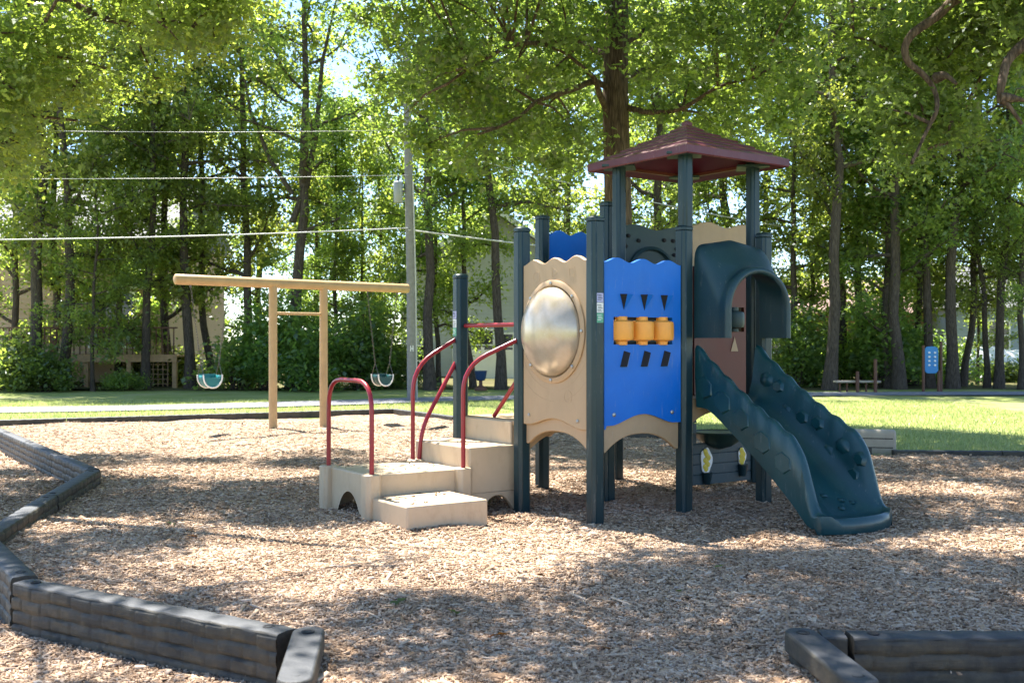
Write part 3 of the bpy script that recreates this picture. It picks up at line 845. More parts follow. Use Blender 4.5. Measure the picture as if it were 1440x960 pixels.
for t, z in ((.1, 2.5), (.16, 2.42), (.08, 2.36), (.2, 2.52), (.88, 2.5), (.94, 2.42), (.9, 2.36), (.35, 2.48), (.74, 2.5)):
    q, d3, nn = front(P6, PF, t, z, .0225); mb.frustum([(.03 * math.cos(k * 1.047), .022 * math.sin(k * 1.047)) for k in range(6)], q, d3, Zv, .02, .6)
build_each(mb, 'hand_hold', M['charcoal'], gpo)
tpn = panel('tan_panel', PF, PG, .96, 2.72, 'tan', .045, 0, 0, 1.7, amp=.024)
mb = MB(); q, d3, nn = front(PF, PG, .55, 2.22, .0225); arcband(q, .27, .285, R(20), R(160)); arcband(q, .34, .352, R(30), R(150)); build_each(mb, 'relief', M['tan'], tpn)
# red-brown inner panel behind the slide mouth with a play spool
ip = MB(); A_ = pt(2.02, .90); B_ = pt(2.92, .90)
ip.strip(A_, B_, lin(20), 1.60, .965, .04); ip.strip(A_, B_, lin(20, 0, .52), 2.25, 1.60, .04); ip.strip(A_, B_, lin(20, .78, 1), 2.25, 1.60, .04); ip.strip(A_, B_, lin(20, .52, .78), 2.25, 1.85, .04)
ipo = ip.build('inner_panel', M['brick'], PS)
q, d3, nn = front(A_, B_, .66, 1.72, .0)
mb = MB(); mb.lathe((q.x, q.y, 1.60), [(.05, 0), (.05, .03), (.10, .045), (.11, .08), (.11, .17), (.10, .2), (.05, .215), (.05, .25)], 12, Zv); mb.build('spool', M['darkgreen'], ipo)
mb = MB(); q, d3, nn = front(A_, B_, .64, 1.47, .0225); mb.prism([(-.05, -.07), (.05, -.07), (.0, .08)], q, d3, Zv, .006); mb.build('triangle_mark', M['tan'], ipo, smooth=0)

# hood over the slide mouth
M0 = (P3 + P4) / 2
def hood_pt(uo, p, z): 
    q = M0 + UH * uo + NF * p
    return Vector((q.x, q.y, z))
NS = 40
def section(bl, w, zc_, h, zlow):
    e = 5.5 * (1 - bl) + 2.05 * bl
    pts = []
    for k in range(4): pts.append((-w, zlow + (zc_ - zlow) * k / 4))
    for k in range(NS + 1):
        a = math.pi - math.pi * k / NS; c_ = math.cos(a); s_ = math.sin(a)
        pts.append((w * math.copysign(abs(c_) ** (2 / e), c_), zc_ + h * abs(s_) ** (2 / e)))
    for k in range(3, -1, -1): pts.append((w, zlow + (zc_ - zlow) * k / 4))
    return pts
loops = []
ns = 20
for i in range(ns + 1):
    t = i / ns; bl = t * t * (3 - 2 * t); bl = min(1, bl * 1.12)
    w_ = .425 * (1 - bl) + .395 * bl; zc_ = 1.98 * (1 - bl) + 1.765 * bl; h_ = .41 * (1 - bl) + .385 * bl
    pr = section(bl, w_, zc_, h_, 1.53)
    loops.append([hood_pt(x, .055 + .355 * t, z + .018 * (1 - bl) * math.cos(x * 12) * (z > 2.2)) for x, z in pr])
for k, (dw, dp) in enumerate(((.010, .425), (.028, .438), (.048, .436), (.062, .420))):
    pr = section(1, .395 - dw, 1.765, .385 - dw, 1.53); loops.append([hood_pt(x, dp, z) for x, z in pr])
for i in range(1, 9):
    t = i / 8
    w_ = .333 + .04 * t; pr = section(1 - .5 * t, w_, 1.765, .323 + .05 * t, 1.53); loops.append([hood_pt(x, .420 - .36 * t, z) for x, z in pr])
mb = MB(); m = len(loops[0])
vs = [p for l in loops for p in l]; fs = []
for i in range(len(loops) - 1):
    for k in range(m - 1): fs.append((i * m + k, i * m + k + 1, (i + 1) * m + k + 1, (i + 1) * m + k))
last = len(loops) - 1
for k in range(m - 1): fs.append((last * m + k, last * m + k + 1, k + 1, k))
for i in range(len(loops)):
    j = (i + 1) % len(loops)
    if i < last:
        pass
fs.append(tuple(i * m for i in range(len(loops)))); fs.append(tuple(i * m + m - 1 for i in range(len(loops) - 1, -1, -1)))
mb.add(vs, fs); hd = mb.build('slide_hood', M['hood'], PS, smooth=60)

# slide
zr = smooth_interp([0, .2, .4, .6, .8, 1.0, 1.15, 1.25, 1.33, 1.41, 1.50], [1.47, 1.315, 1.175, 1.04, .92, .81, .715, .585, .42, .26, .16])
zbed = smooth_interp([0, .15, .4, .8, 1.1, 1.3, 1.42, 1.5], [.965, .945, .79, .505, .27, .125, .090, .10])
def slide_pt(uo, s, z): 
    q = M0 + UH * uo + NF * (s + .045)
    return Vector((q.x, q.y, z))
NSL = 90; loops = []
for i in range(NSL + 1):
    s = 1.47 * i / NSL
    w_ = .345 + .022 * max(0, min(1, (s - .7) / .7))
    rz0 = zr(s); rz = rz0 + .010 * math.sin(s * 36) * (1 - min(1, max(0, (s - 1.0) / .3)))
    b = zbed(s); rh = max(.02, rz0 - b)
    ob = b - .04
    prof = [(-w_ - .045, ob), (-w_ - .062, b + rh * .45), (-w_ - .060, rz - .035), (-w_ - .045, rz - .008), (-w_ - .022, rz), (-w_ + .002, rz - .014), (-w_ + .014, rz - min(.05, rh * .3)),
            (-w_ + .045, b + rh * .42), (-w_ + .085, b + min(.07, rh * .2)), (-w_ + .17, b + .008), (-w_ * .3, b), (0, b), (w_ * .3, b), (w_ - .17, b + .008), (w_ - .085, b + min(.07, rh * .2)),
            (w_ - .045, b + rh * .42), (w_ - .014, rz - min(.05, rh * .3)), (w_ - .002, rz - .014), (w_ + .022, rz), (w_ + .045, rz - .008), (w_ + .060, rz - .035), (w_ + .062, b + rh * .45), (w_ + .045, ob)]
    end = max(0, (s - 1.0) / .47)
    loops.append([slide_pt(x, s - .15 * end ** 2 * min(1, abs(x) / .45) ** 2.2, max(z, .012)) for x, z in prof])
prof_last = prof
for s, lz, k_ in ((1.50, .135, 1), (1.522, .142, 1), (1.545, .125, .99), (1.558, .075, .98), (1.548, .02, .97)):
    loops.append([slide_pt(x * k_, s - .15 * min(1, abs(x) / .45) ** 2.2, (min(max(z, lz), .16) if lz > .1 else min(z, lz)) if 0 < j < len(prof_last) - 1 else .014) for j, (x, z) in enumerate(prof_last)])
NSL = len(loops) - 1
mb = MB(); m = len(loops[0]); vs = [p for l in loops for p in l]; fs = []
for i in range(NSL):
    for k in range(m): fs.append((i * m + k, i * m + (k + 1) % m, (i + 1) * m + (k + 1) % m, (i + 1) * m + k))
fs.append(tuple(range(m))); fs.append(tuple(NSL * m + k for k in range(m - 1, -1, -1)))
mb.add(vs, fs)
hexa = [(math.cos(k * math.pi / 3), math.sin(k * math.pi / 3)) for k in range(6)]
sd = (slide_pt(0, 1, .3) - slide_pt(0, 0, .9)); 
def sdir(s): return (slide_pt(0, s + .05, zr(s + .05)) - slide_pt(0, s - .05, zr(s - .05))).normalized()
for s, f, r in ((.16, .52, .075), (.30, .62, .06), (.40, .25, .07), (.58, .45, .068), (.74, .62, .065), (.86, .26, .07), (1.0, .6, .07), (1.12, .30, .065), (1.17, .66, .06)):
    w_ = .345 + .022 * max(0, min(1, (s - .7) / .7)); zz = zbed(s) + (zr(s) - zbed(s)) * f
    t3 = sdir(s); inn = -u3 + Zv * .12; upv = inn.cross(t3).normalized()
    mb.frustum([(x * r * 1.3, y * r * 1.1) for x, y in hexa], slide_pt(w_ - .045 + .03 * (f - .4) + .018, s, zz), t3, upv, .034, .62)
for s, f, r in ((.12, .35, .10), (.34, .40, .10), (.56, .45, .095), (.80, .42, .095), (1.03, .45, .09)):
    w_ = .345 + .022 * max(0, min(1, (s - .7) / .7)); zz = zbed(s) + (zr(s) - zbed(s)) * f
    t3 = sdir(s); outn = -u3; upv = outn.cross(t3).normalized()
    mb.frustum([(x * r * 1.2, y * r) for x, y in hexa], slide_pt(-w_ - .053, s, zz), t3, upv, .018, .85)
for s, uo, r in ((1.12, -.05, .035), (1.17, .10, .04), (1.24, .02, .035), (1.20, .2, .04)):
    mb.frustum([(x * r, y * r) for x, y in hexa], slide_pt(uo, s, zbed(s) - .004), u3, v3, .018, .6)
slide = mb.build('slide', M['slide'], PS, smooth=50)

# low play-house wall under the tower
pw = MB(); A_, B_ = inset(PF, PG, .03)
wz0, wz1 = .045, .80
def wall_strip(t0, t1, za, zb_): pw.strip(A_, B_, lin(6, t0, t1), za, zb_, .04)
for k in range(7):
    a0 = wz0 + k * .105; a1 = a0 + .1
    if a0 > .46:
        wall_strip(.0, .13, a1, a0); wall_strip(.86, 1.0, a1, a0)
    else: wall_strip(.0, 1.0, a1, a0)
pw.strip(A_, B_, [0, 1], .84, .78, .05)
pw.strip(A_, B_, [.0, 1], .80, .04, .02, -.012) if False else None
for k in range(4): pw.strip(A_, B_, [0.0, 1.0], wz0 + k * .105 + .108, wz0 + k * .105 + .098, .024)
pwo = pw.build('wall_panel', M['slat'], PS, bevel=.004)
q, d3, nn = front(PF, PG, .47, .565, .02)
mb = MB(); vs = []; fs = []
nb = 18
mb.lathe(q, [(.02, -.17), (.12, -.14), (.22, -.07), (.275, -.005), (.29, .012), (.30, .0)], 28, Zv)
mb.build('sink_bowl', M['darkgreen'], pwo, smooth=60)
for t, z, h, wd in ((.24, .285, .115, .060), (.84, .30, .08, .042)):
    q, d3, nn = front(PF, PG, t, z, .0225)
    n = 14; outl = [(wd * math.cos(a) * (1 + .12 * math.sin(3.0 * a + 1)), h * math.sin(a) * (1 + .08 * math.cos(5 * a))) for a in [2 * math.pi * k / 28 for k in range(28)]]
    mb = MB(); mb.prism([(x * 1.28, y * 1.14) for x, y in outl], q, d3, Zv, .012); em = mb.build('flower_emblem', M['white'], pwo)
    mb = MB()
    for k in range(9):
        x = wd * .5 * (((k * 37) % 7) / 3 - 1); y = h * (.85 - 1.55 * k / 8)
        x *= 1 - abs(y / h) * .5
        mb.lathe(q + d3 * x + Zv * y + nn * .012, [(.030, .0), (.030, .004), (.016, .009)], 7, nn)
    build_each(mb, 'flower', M['yellow'], em)
    mb = MB(); mb.lathe(q + Zv * (-h - .06) + nn * .02, [(.035, -.06), (.055, .05), (.058, .06), (.04, .061)], 14, Zv); mb.build('flower_pot', M['post'], em)

# roof
RR = .935
def sq(r, z): return [Vector((RC.x + D1.x * r * a + D2.x * r * b, RC.y + D1.y * r * a + D2.y * r * b, z)) for a, b in ((-1, 0), (0, 1), (1, 0), (0, -1))]
mb = MB(); loops = [sq(RR * .93, 3.125), sq(RR * .985, 3.108), sq(RR, 3.118), sq(RR, 3.180)]
nc = 6
for k in range(nc):
    r0 = RR * (1 - k / nc) + .0; r1 = RR * (1 - (k + 1) / nc)
    za = 3.183 + (3.535 - 3.183) * (k / nc); zb_ = 3.183 + (3.535 - 3.183) * ((k + 1) / nc)
    loops.append(sq(r0 - (.006 if k == 0 else 0), za)); loops.append(sq(max(r1, .045) + .004, zb_ - .014))
    if k < nc - 1: loops.append(sq(r1 + .004, zb_ - .012 + .0)); 
loops.append(sq(.05, 3.545)); loops.append(sq(.02, 3.565))
vs = [p for l in loops for p in l]; fs = []
for i in range(len(loops) - 1):
    for k in range(4): fs.append((4 * i + k, 4 * i + (k + 1) % 4, 4 * i + 4 + (k + 1) % 4, 4 * i + 4 + k))
nlast = 4 * (len(loops) - 1); fs.append(tuple(nlast + k for k in range(4)))
mb.add(vs, fs)
ul = [sq(RR * .93, 3.125), sq(RR * .80, 3.16), sq(.03, 3.44)]
vs = [p for l in ul for p in l]; fs = []
for i in range(2):
    for k in range(4): fs.append((4 * i + 4 + k, 4 * i + 4 + (k + 1) % 4, 4 * i + (k + 1) % 4, 4 * i + k))
fs.append((8, 9, 10, 11)); mb.add(vs, fs)
roof = mb.build('roof', M['roof'], PS, smooth=20, flip=False)
mb = MB()
s4 = sq(RR * .8, 3.155)
for k in range(4):
    a_, b_ = s4[k], s4[(k + 1) % 4]; mb.tube([a_, b_], .022, 4)
    mb.tube([s4[k], Vector((RC.x, RC.y, 3.425))], .018, 4)
build_each(mb, 'roof_rib', M['brick'], roof)
mb = MB()
for p in (P3, Vector((1.007, 10.03)), Vector((2.27, 10.06)), PF):
    mb.box((p.x, p.y, 3.135), (.30, .30, .018), D1.to_3d(), D2.to_3d())
build_each(mb, 'roof_bracket', M['darkgreen'], roof)

# steps: low platform, two treads
C1 = Vector((-1.22, 9.0)); 
def sp(a, b): return C1 + UH * a + VH * b
def blockbody(name, a0, a1, b0, b1, z0, z1, mat='step', bevel=.018, sides=('f', 'l', 'b', 'r'), arch=.0, arch_ends=.18):
    mb = MB()
    c4 = [sp(a0, b0), sp(a1, b0), sp(a1, b1), sp(a0, b1)]
    zf = (lambda t: z0 + (arch * max(0, 1 - abs((t - .5) / (.5 - arch_ends)) ** 2.2) if arch else 0))
    top = []; bot = []
    for i in range(4):
        for t in lin(28 if arch else 1)[:-1]:
            p = c4[i].lerp(c4[(i + 1) % 4], t); top.append((p.x, p.y, z1)); bot.append((p.x, p.y, zf(t)))
    m = len(top)
    inn = [(p.x, p.y, z1 - .06) for p in (sp(a0 + .05, b0 + .05), sp(a1 - .05, b0 + .05), sp(a1 - .05, b1 - .05), sp(a0 + .05, b1 - .05))]
    mb.add(top + bot, [tuple(range(m))] + [(i, m + i, m + (i + 1) % m, (i + 1) % m) for i in range(m)])
    return mb, c4
mb, c4 = blockbody('platform', .05, .97, .05, .86, -.06, .362, arch=.24, arch_ends=.2)
plat = mb.build('step_platform', M['step'], PS, bevel=.014)
mb = MB()
for a_, b_ in ((.055, .04), (.955, .04), (.055, .87), (.955, .87)):
    p = sp(a_, b_); h = .075; c = .03
    poly = [(-h + c, -h), (h - c, -h), (h, -h + c), (h, h - c), (h - c, h), (-h + c, h), (-h, h - c), (-h, -h + c)]
    mb.prism(poly, (p.x, p.y, -.08), u3, Zv.cross(u3), .452)
build_each(mb, 'platform_leg', M['step'], plat, bevel=.012, seg=3)
mb, c4 = blockbody('tread', .03, .79, -.62, -.005, -.03, .182); mb.build('step_tread', M['step'], PS, bevel=.016, seg=3)
mb, c4 = blockbody('tread', 1.0, 1.55, -.0, .97, .14, .552, arch=.0); 
mb.build('step_tread', M['step'], PS, bevel=.016, seg=3)
mb, c4 = blockbody('tread', 1.47, 1.66, 1.0 - .96, .97, .45, .765); mb.build('step_tread', M['step'], PS, bevel=.014, seg=3)
# arched legs of the upper tread
mb = MB()
for b_ in (.03, .94):
    A_, B_ = sp(1.0, b_), sp(1.55, b_)
    mb.strip(A_, B_, lin(24), .138, lambda t: -.06 + .16 * max(0, 1 - abs((t - .55) / .33) ** 2.2) if t > .02 else -.06, .05)
mb.strip(sp(1.03, 0), sp(1.03, .97), lin(24), .138, lambda t: -.06 + .16 * max(0, 1 - abs((t - .5) / .33) ** 2.2), .05)
mb.build('tread_leg', M['step'], PS, bevel=.008)

# red hand rails
def rail(pts, rad=.12, r=.0205, name='hand_rail'):
    mb = MB(); mb.tube(rpath(pts, rad), r, 12); return mb.build(name, M['red'], PS, smooth=60)
a_ = sp(.055, .87); b_ = sp(.055, .03)
rail([(a_.x, a_.y, .36), (a_.x, a_.y, 1.16), (b_.x, b_.y, 1.16), (b_.x, b_.y, .36)], .26)
f = sp(.93, .89); rail([(f.x, f.y, .36), (f.x, f.y, 1.26), (P0.x - .05, P0.y - .02, 1.52)], .26)
f = sp(.955, .03); rail([(f.x, f.y, .36), (f.x, f.y, 1.28), (P1.x - .05, P1.y - .03, 1.51)], .24)
f = sp(.98, .86); rail([(f.x, f.y, .36), (f.x + .03, f.y, .68), (P0.x - .03, P0.y, 1.33)], .16)
f = sp(1.36, .96); rail([(-.17, 10.2, .79), (P1.x - .01, P1.y + .05, 1.20)], .1)
rail([(P0.x + .05, P0.y - .05, 1.655), (P1.x - .04, P1.y + .05, 1.655)], .1)

# ------------------------------------------------------------------ swing frame and baby swings
SA = Vector((-5.36, 17.0)); SB = Vector((-1.96, 20.0)); sdv = (SB - SA).normalized(); sz = 2.49
SW = root('swing_frame', (SA.x + 3.4 * .49, SA.y + 3 * .49, 0), 'tan two-post swing frame with long overhead beam', 'swing frame')
mb = MB(); e = sdv.to_3d()
A3 = Vector((SA.x, SA.y, sz)); B3 = Vector((SB.x, SB.y, sz))
n = 26
pts = [A3 - e * .02 + e * .0] + [A3.lerp(B3, k / 8) for k in range(9)] + [B3 + e * .02]
mb.tube(pts, [.055] + [.085] * 9 + [.055], 16); mb.build('beam', M['beam'], SW, smooth=60)
for t in (.381, .60):
    p = SA.lerp(SB, t); mb = MB(); mb.tube([(p.x, p.y, -.25), (p.x, p.y, 1.2), (p.x, p.y, sz - .04)], .072, 16); mb.build('post', M['beam'], SW, smooth=60)
p = SA.lerp(SB, .381); q = SA.lerp(SB, .60); mb = MB(); mb.tube([(p.x, p.y, 1.98), (q.x, q.y, 1.98)], .026, 10); mb.build('cross_bar', M['beam'], SW, smooth=60)
def chain(mb, a, b):
    a = Vector(a); b = Vector(b); n = int((b - a).length / .045); d = (b - a).normalized(); o1 = d.orthogonal().normalized(); o2 = d.cross(o1)
    for k in range(n):
        c = a.lerp(b, (k + .5) / n); s_ = o1 if k % 2 else o2
        ring_ = [c + d * (.030 * math.cos(x)) + s_ * (.012 * math.sin(x)) for x in [2 * math.pi * j / 8 for j in range(9)]]
        mb.tube(ring_, .0034, 4, False)
def baby_swing(tc, seat_z, label, mat, yaw):
    c = SA.lerp(SB, tc); r0 = root('baby_swing', (c.x, c.y, seat_z - .1), label, 'swing', 'baby swings on the tan frame')
    hx = Vector((math.cos(yaw), math.sin(yaw), 0)); hy = Zv.cross(hx)
    cc = Vector((c.x, c.y, seat_z))
    mb = MB(); vs = []; fs = []
    # bucket: half-pipe seat with high front and back and leg holes left open between the straps
    n = 18
    for side in (-1, 1):
        for j in range(n + 1):
            a = math.pi * j / n
            x = -.155 * math.cos(a); z = -.20 * math.sin(a) ** .8 + .09
            vs += [cc + hx * x + hy * (side * .10) + Zv * z]
    for j in range(n): fs.append((j, j + 1, n + 1 + j + 1, n + 1 + j))
    mb.add(vs, fs)
    mb.strip((cc - hx * .15 + hy * .10).xy, (cc + hx * .15 + hy * .10).xy, lin(16), cc.z + .11, lambda t: cc.z + .09 - .20 * math.sin(math.pi * t) ** .8, .012)
    mb.strip((cc - hx * .15 - hy * .10).xy, (cc + hx * .15 - hy * .10).xy, lin(16), cc.z + .05, lambda t: cc.z + .09 - .20 * math.sin(math.pi * t) ** .8 if 0.1 < t < .9 else cc.z + .03, .012)
    st = mb.build('bucket_seat', M[mat], r0, smooth=60)
    m_ = st.modifiers.new('thick', 'SOLIDIFY'); m_.thickness = .012
    mb = MB()
    for side in (-1, 1):
        mb.tube([cc + hx * (-.163 * math.cos(math.pi * j / n)) + hy * (side * .112) + Zv * (.10 - .21 * math.sin(math.pi * j / n) ** .8) for j in range(n + 1)], .014, 6)
    mb.build('seat_rim', M['white'], st)
    for side in (-1, 1):
        top = SA.lerp(SB, tc + side * .073); mb = MB()
        chain(mb, (top.x, top.y, sz - .08), cc + hx * (side * .16) + Zv * .30)
        for s2 in (-1, 1): mb.tube([cc + hx * (side * .16) + Zv * .30, cc + hx * (side * .158) + hy * (s2 * .11) + Zv * .09], .006, 5)
        mb.box((top.x, top.y, sz - .095), (.03, .03, .05))
        mb.build('chain', M['chain'], r0)
    return r0
yw = math.atan2(sdv.y, sdv.x)
baby_swing(.128, .86, 'teal baby swing with pale rim hanging left of the frame posts', 'teal', yw)
baby_swing(.875, .80, 'dark green baby swing hanging right of the frame posts', 'dgseat', yw)

# ------------------------------------------------------------------ border timbers
def timber_mesh(name, Ln, htop=.15, hbot=-.29, th=.14, courses=True):
    """a moulded timber lying along local x from 0 to Ln, block courses on both faces"""
    nx = max(8, int(Ln / (.012 if courses else .03)))
    H = htop - hbot; nz = 34
    vs = []; fs = []
    rowh = .074; bw = .17
    def depth(x, z):
        zz = htop - .006 - z
        k = math.floor((zz + .0035 * math.sin(x * 14 + 2)) / rowh); fz = ((zz + .0035 * math.sin(x * 14 + 2)) / rowh) % 1
        fxx = ((x + (k % 2) * bw * .5) / bw) % 1
        g = min(fz, 1 - fz) * rowh; gx = min(fxx, 1 - fxx) * bw
        d = .016 * min(1, g / .011) * (.5 + .5 * min(1, gx / .013))
        return d
    for sgn in (-1, 1):
        b0 = len(vs)
        for j in range(nz + 1):
            z = htop - .012 - (H - .012) * j / nz
            for i in range(nx + 1):
                x = Ln * i / nx
                vs.append((x, sgn * (th / 2 - .010 + (depth(x, z) if courses else .01)), z))
        for j in range(nz):
            for i in range(nx):
                a = b0 + j * (nx + 1) + i; q = (a, a + 1, a + nx + 2, a + nx + 1)
                fs.append(q if sgn > 0 else q[::-1])
    # top cap with rounded edges
    ks = [(-th / 2, -.012), (-th / 2 + .004, -.004), (-th / 2 + .014, 0), (0, .003), (th / 2 - .014, 0), (th / 2 - .004, -.004), (th / 2, -.012)]
    b0 = len(vs)
    for y, dz in ks:
        for i in range(nx + 1):
            x = Ln * i / nx; vs.append((x, y, htop + dz + .002 * math.sin(x * 37)))
    for j in range(len(ks) - 1):
        for i in range(nx):
            a = b0 + j * (nx + 1) + i; fs.append((a, a + 1, a + nx + 2, a + nx + 1)[::-1])
    for i in (0, nx):
        e = [b0 + j * (nx + 1) + i for j in range(len(ks))]
        n0 = len(vs); x = Ln * i / nx; vs.append((x, -th / 2, hbot)); vs.append((x, th / 2, hbot))
        fs.append(tuple(e + [n0 + 1, n0]) if i == 0 else tuple((e + [n0 + 1, n0])[::-1]))
    me = bpy.data.meshes.new(name); me.from_pydata(vs, [], fs)
    bm = bmesh.new(); bm.from_mesh(me); bmesh.ops.recalc_face_normals(bm, faces=bm.faces); bm.to_mesh(me); bm.free()
    me.polygons.foreach_set('use_smooth', [True] * len(me.polygons)); me.set_sharp_from_angle(angle=R(50))
    me.materials.append(M['timber'])
    return me
def timber(A, B, label, group='black plastic border timbers', zoff=0.0, htop=.15, pins=True, fine=True):
    A = Vector(A); B = Vector(B); d = B - A
    o = bpy.data.objects.new('border_timber', timber_mesh('border_timber', d.length - .012, htop, courses=pins)); COL.objects.link(o)
    o.location = (A.x, A.y, zoff); o.rotation_euler = (0, 0, math.atan2(d.y, d.x))
    tag(o, label, 'border timber', group)
    if pins:
        for x in (.11, d.length - .13):
            mb = MB(); mb.lathe((x, 0, htop + .001), [(.024, -.004), (.030, .004), (.022, .006), (.017, .002)], 16)
            p = mb.build('pin_hole', M['charcoal'], org=(0, 0, 0)); p.parent = o
    return o
def end_cap(A, B, label, z0=.16, z1=.02):
    """sloping end piece with rounded ends and two pin holes"""
    A = Vector(A); B = Vector(B); d = (B - A); L_ = d.length; d3_ = d.normalized().to_3d(); s3_ = Zv.cross(d3_)
    r0 = root('border_end_piece', (A.x, A.y, 0), label, 'border end', 'end pieces of the black border')
    mb = MB(); n = 12
    w_ = .075; out_ = []
    for k in range(n + 1):
        a = math.pi / 2 + math.pi * k / n; out_.append((w_ * math.cos(a), w_ * math.sin(a)))
    for k in range(n + 1):
        a = -math.pi / 2 + math.pi * k / n; out_.append((L_ + w_ * math.cos(a), w_ * math.sin(a)))
    # pinch in the middle like the moulded piece
    vs = []; m = len(out_)
    zf = lambda x: z0 + (z1 - z0) * min(1, max(0, x / L_))
    for zz in (0, 1):
        for x, y in out_:
            q = Vector((A.x, A.y, 0)) + d3_ * x + s3_ * y
            vs.append((q.x, q.y, zf(x) if zz else zf(x) - .10))
    fs = [tuple(range(m - 1, -1, -1)), tuple(range(m, 2 * m))] + [(i, (i + 1) % m, m + (i + 1) % m, m + i) for i in range(m)]
    mb.add(vs, fs); mb.build('sloping_rail', M['timber'], r0, bevel=.014, seg=3)
    for x in (.02, L_ - .02):
        q = Vector((A.x, A.y, 0)) + d3_ * x
        mb = MB(); mb.lathe((q.x, q.y, -.3), [(.062, 0), (.062, zf(x) + .3 - .02)], 18); mb.build('leg', M['timber'], r0)
        mb = MB(); mb.lathe((q.x, q.y, zf(x) - .002), [(.026, -.004), (.032, .003), (.022, .004), (.018, .001)], 18); mb.build('pin_hole', M['charcoal'], r0)
    return r0
# near left run, bending away from the camera
timber((-2.76, 6.03), (-1.04, 4.98), 'long black timber in the foreground left running to the sloping end piece')
timber((-3.66, 7.40), (-2.80, 6.13), 'short black timber at the left edge beyond the nearest foreground timber')
end_cap((-.95, 4.98), (-.895, 4.40), 'sloping black end piece in the foreground left of the gap', .155, .12)
timber((-3.68, 7.48), (-4.06, 9.35), 'black timber on the left running from the frame edge towards the inner corner')
timber((-4.06, 9.37), (-4.40, 11.22), 'black timber on the left ending at the inner corner of the border')
LB = [Vector((-4.44, 11.30)), Vector((-8.55, 17.4))]
labs = ['black timber running from the inner corner back along the left side', 'second black timber behind the inner corner on the left side', 'third black timber behind the inner corner on the left side', 'farthest black timber of the left side run']
for k in range(4): timber(LB[0].lerp(LB[1], k / 4), LB[0].lerp(LB[1], (k + 1) / 4), labs[k], htop=.15)
# near right run
timber((1.56, 4.93), (3.05, 4.93), 'black timber in the foreground right beside the sloping end piece')
timber((3.06, 4.93), (4.6, 4.93), 'black timber at the right edge of the foreground')
timber((1.43, 4.95), (1.55, 4.94), 'short black timber stub joining the right end piece', pins=False)
end_cap((1.345, 4.96), (1.42, 4.36), 'sloping black end piece in the foreground right of the gap', .155, .13)
# far edges
def run(A, B, n, label, zt):
    A = Vector(A); B = Vector(B)
    for k in range(n): timber(A.lerp(B, k / n), A.lerp(B, (k + 1) / n), label, 'black border timbers at the far edge', 0, zt, False)
run((-13.5, 18.75), (-9.3, 19.0), 3, 'black timber of the far left border in front of the lawn', .11)
run((-9.3, 19.0), (-2.45, 22.25), 6, 'low black timber of the far border behind the swing frame', .10)
run((-2.45, 22.25), (-1.05, 19.95), 2, 'black timber of the far border between swing frame and climber', .10)
run((-1.05, 19.95), (4.7, 14.0), 6, 'black timber of the far border hidden behind the climber', .10)
run((5.0, 14.0), (10.5, 13.62), 4, 'black timber along the lawn edge right of the slide', .075)
# tan rounded block beside the slide's foot
B0 = root('plastic_block', (4.6, 14.5, 0), 'grey-tan rounded plastic block behind the slide foot', 'plastic block')
mb = MB(); a3 = Vector((.98, -.2, 0)).normalized()
pr = [(-.09, 0), (-.10, .05), (-.10, .30), (-.08, .355), (-.03, .375), (.03, .375), (.08, .355), (.10, .30), (.10, .05), (.09, 0)]
A_ = Vector((3.6, 14.55, -.05))
mb.prism([(y, z) for y, z in pr], A_, Vector((.2, .98, 0)), Zv, 1.55); o = mb.build('block_body', M['block'], B0, bevel=.03, seg=3)
mb = MB()
for z in (.14, .26): mb.box(A_ + a3 * .78 + Vector((-.2, -.98, 0)) * .1005 + Zv * z, (1.45, .004, .012), a3)
mb.build('groove', M['charcoal'], o)

# ------------------------------------------------------------------ foliage generators
def leaf_quads(c, size, g, up=.55, aspect=.6):
    """c (n,3) centres -> pointed four-corner leaves, folded a little along the rib"""
    n = len(c)
    nrm = g.normal(0, 1, (n, 3)); nrm /= np.linalg.norm(nrm, axis=1)[:, None]
    nrm[:, 2] = np.abs(nrm[:, 2]) + up; nrm /= np.linalg.norm(nrm, axis=1)[:, None]
    a = g.normal(0, 1, (n, 3)); a -= nrm * np.sum(a * nrm, 1)[:, None]; a /= np.linalg.norm(a, axis=1)[:, None] + 1e-9
    a[:, 2] -= .25
    b = np.cross(nrm, a)
    s = size * (.6 + .8 * g.random(n))[:, None]
    p0 = c - a * s * .5; p2 = c + a * s * .5
    m = c - a * s * .06 + nrm * s * .10
    p1 = m + b * s * aspect * .5; p3 = m - b * s * aspect * .5
    return np.stack([p0, p1, p2, p3], 1).reshape(-1, 3)
QF = [(0, 1, 2, 3)]

def lobed(c, size, g, up=.5):
    """oak-like leaf: eight-corner outline"""
    n = len(c)
    nrm = g.normal(0, 1, (n, 3)); nrm[:, 2] = np.abs(nrm[:, 2]) + up; nrm /= np.linalg.norm(nrm, axis=1)[:, None]
    a = g.normal(0, 1, (n, 3)); a -= nrm * np.sum(a * nrm, 1)[:, None]; a /= np.linalg.norm(a, axis=1)[:, None] + 1e-9
    b = np.cross(nrm, a); s = size * (.65 + .7 * g.random(n))[:, None]
    pat = [(-.5, 0, 0), (-.12, .24, .06), (-.04, .07, .03), (.2, .27, .06), (.52, 0, -.08), (.2, -.27, .06), (-.04, -.07, .03), (-.12, -.24, .06)]
    return np.stack([c + a * s * x + b * s * y + nrm * s * z for x, y, z in pat], 1).reshape(-1, 3)
LF = [(0, 1, 2, 3, 4, 5, 6, 7)]

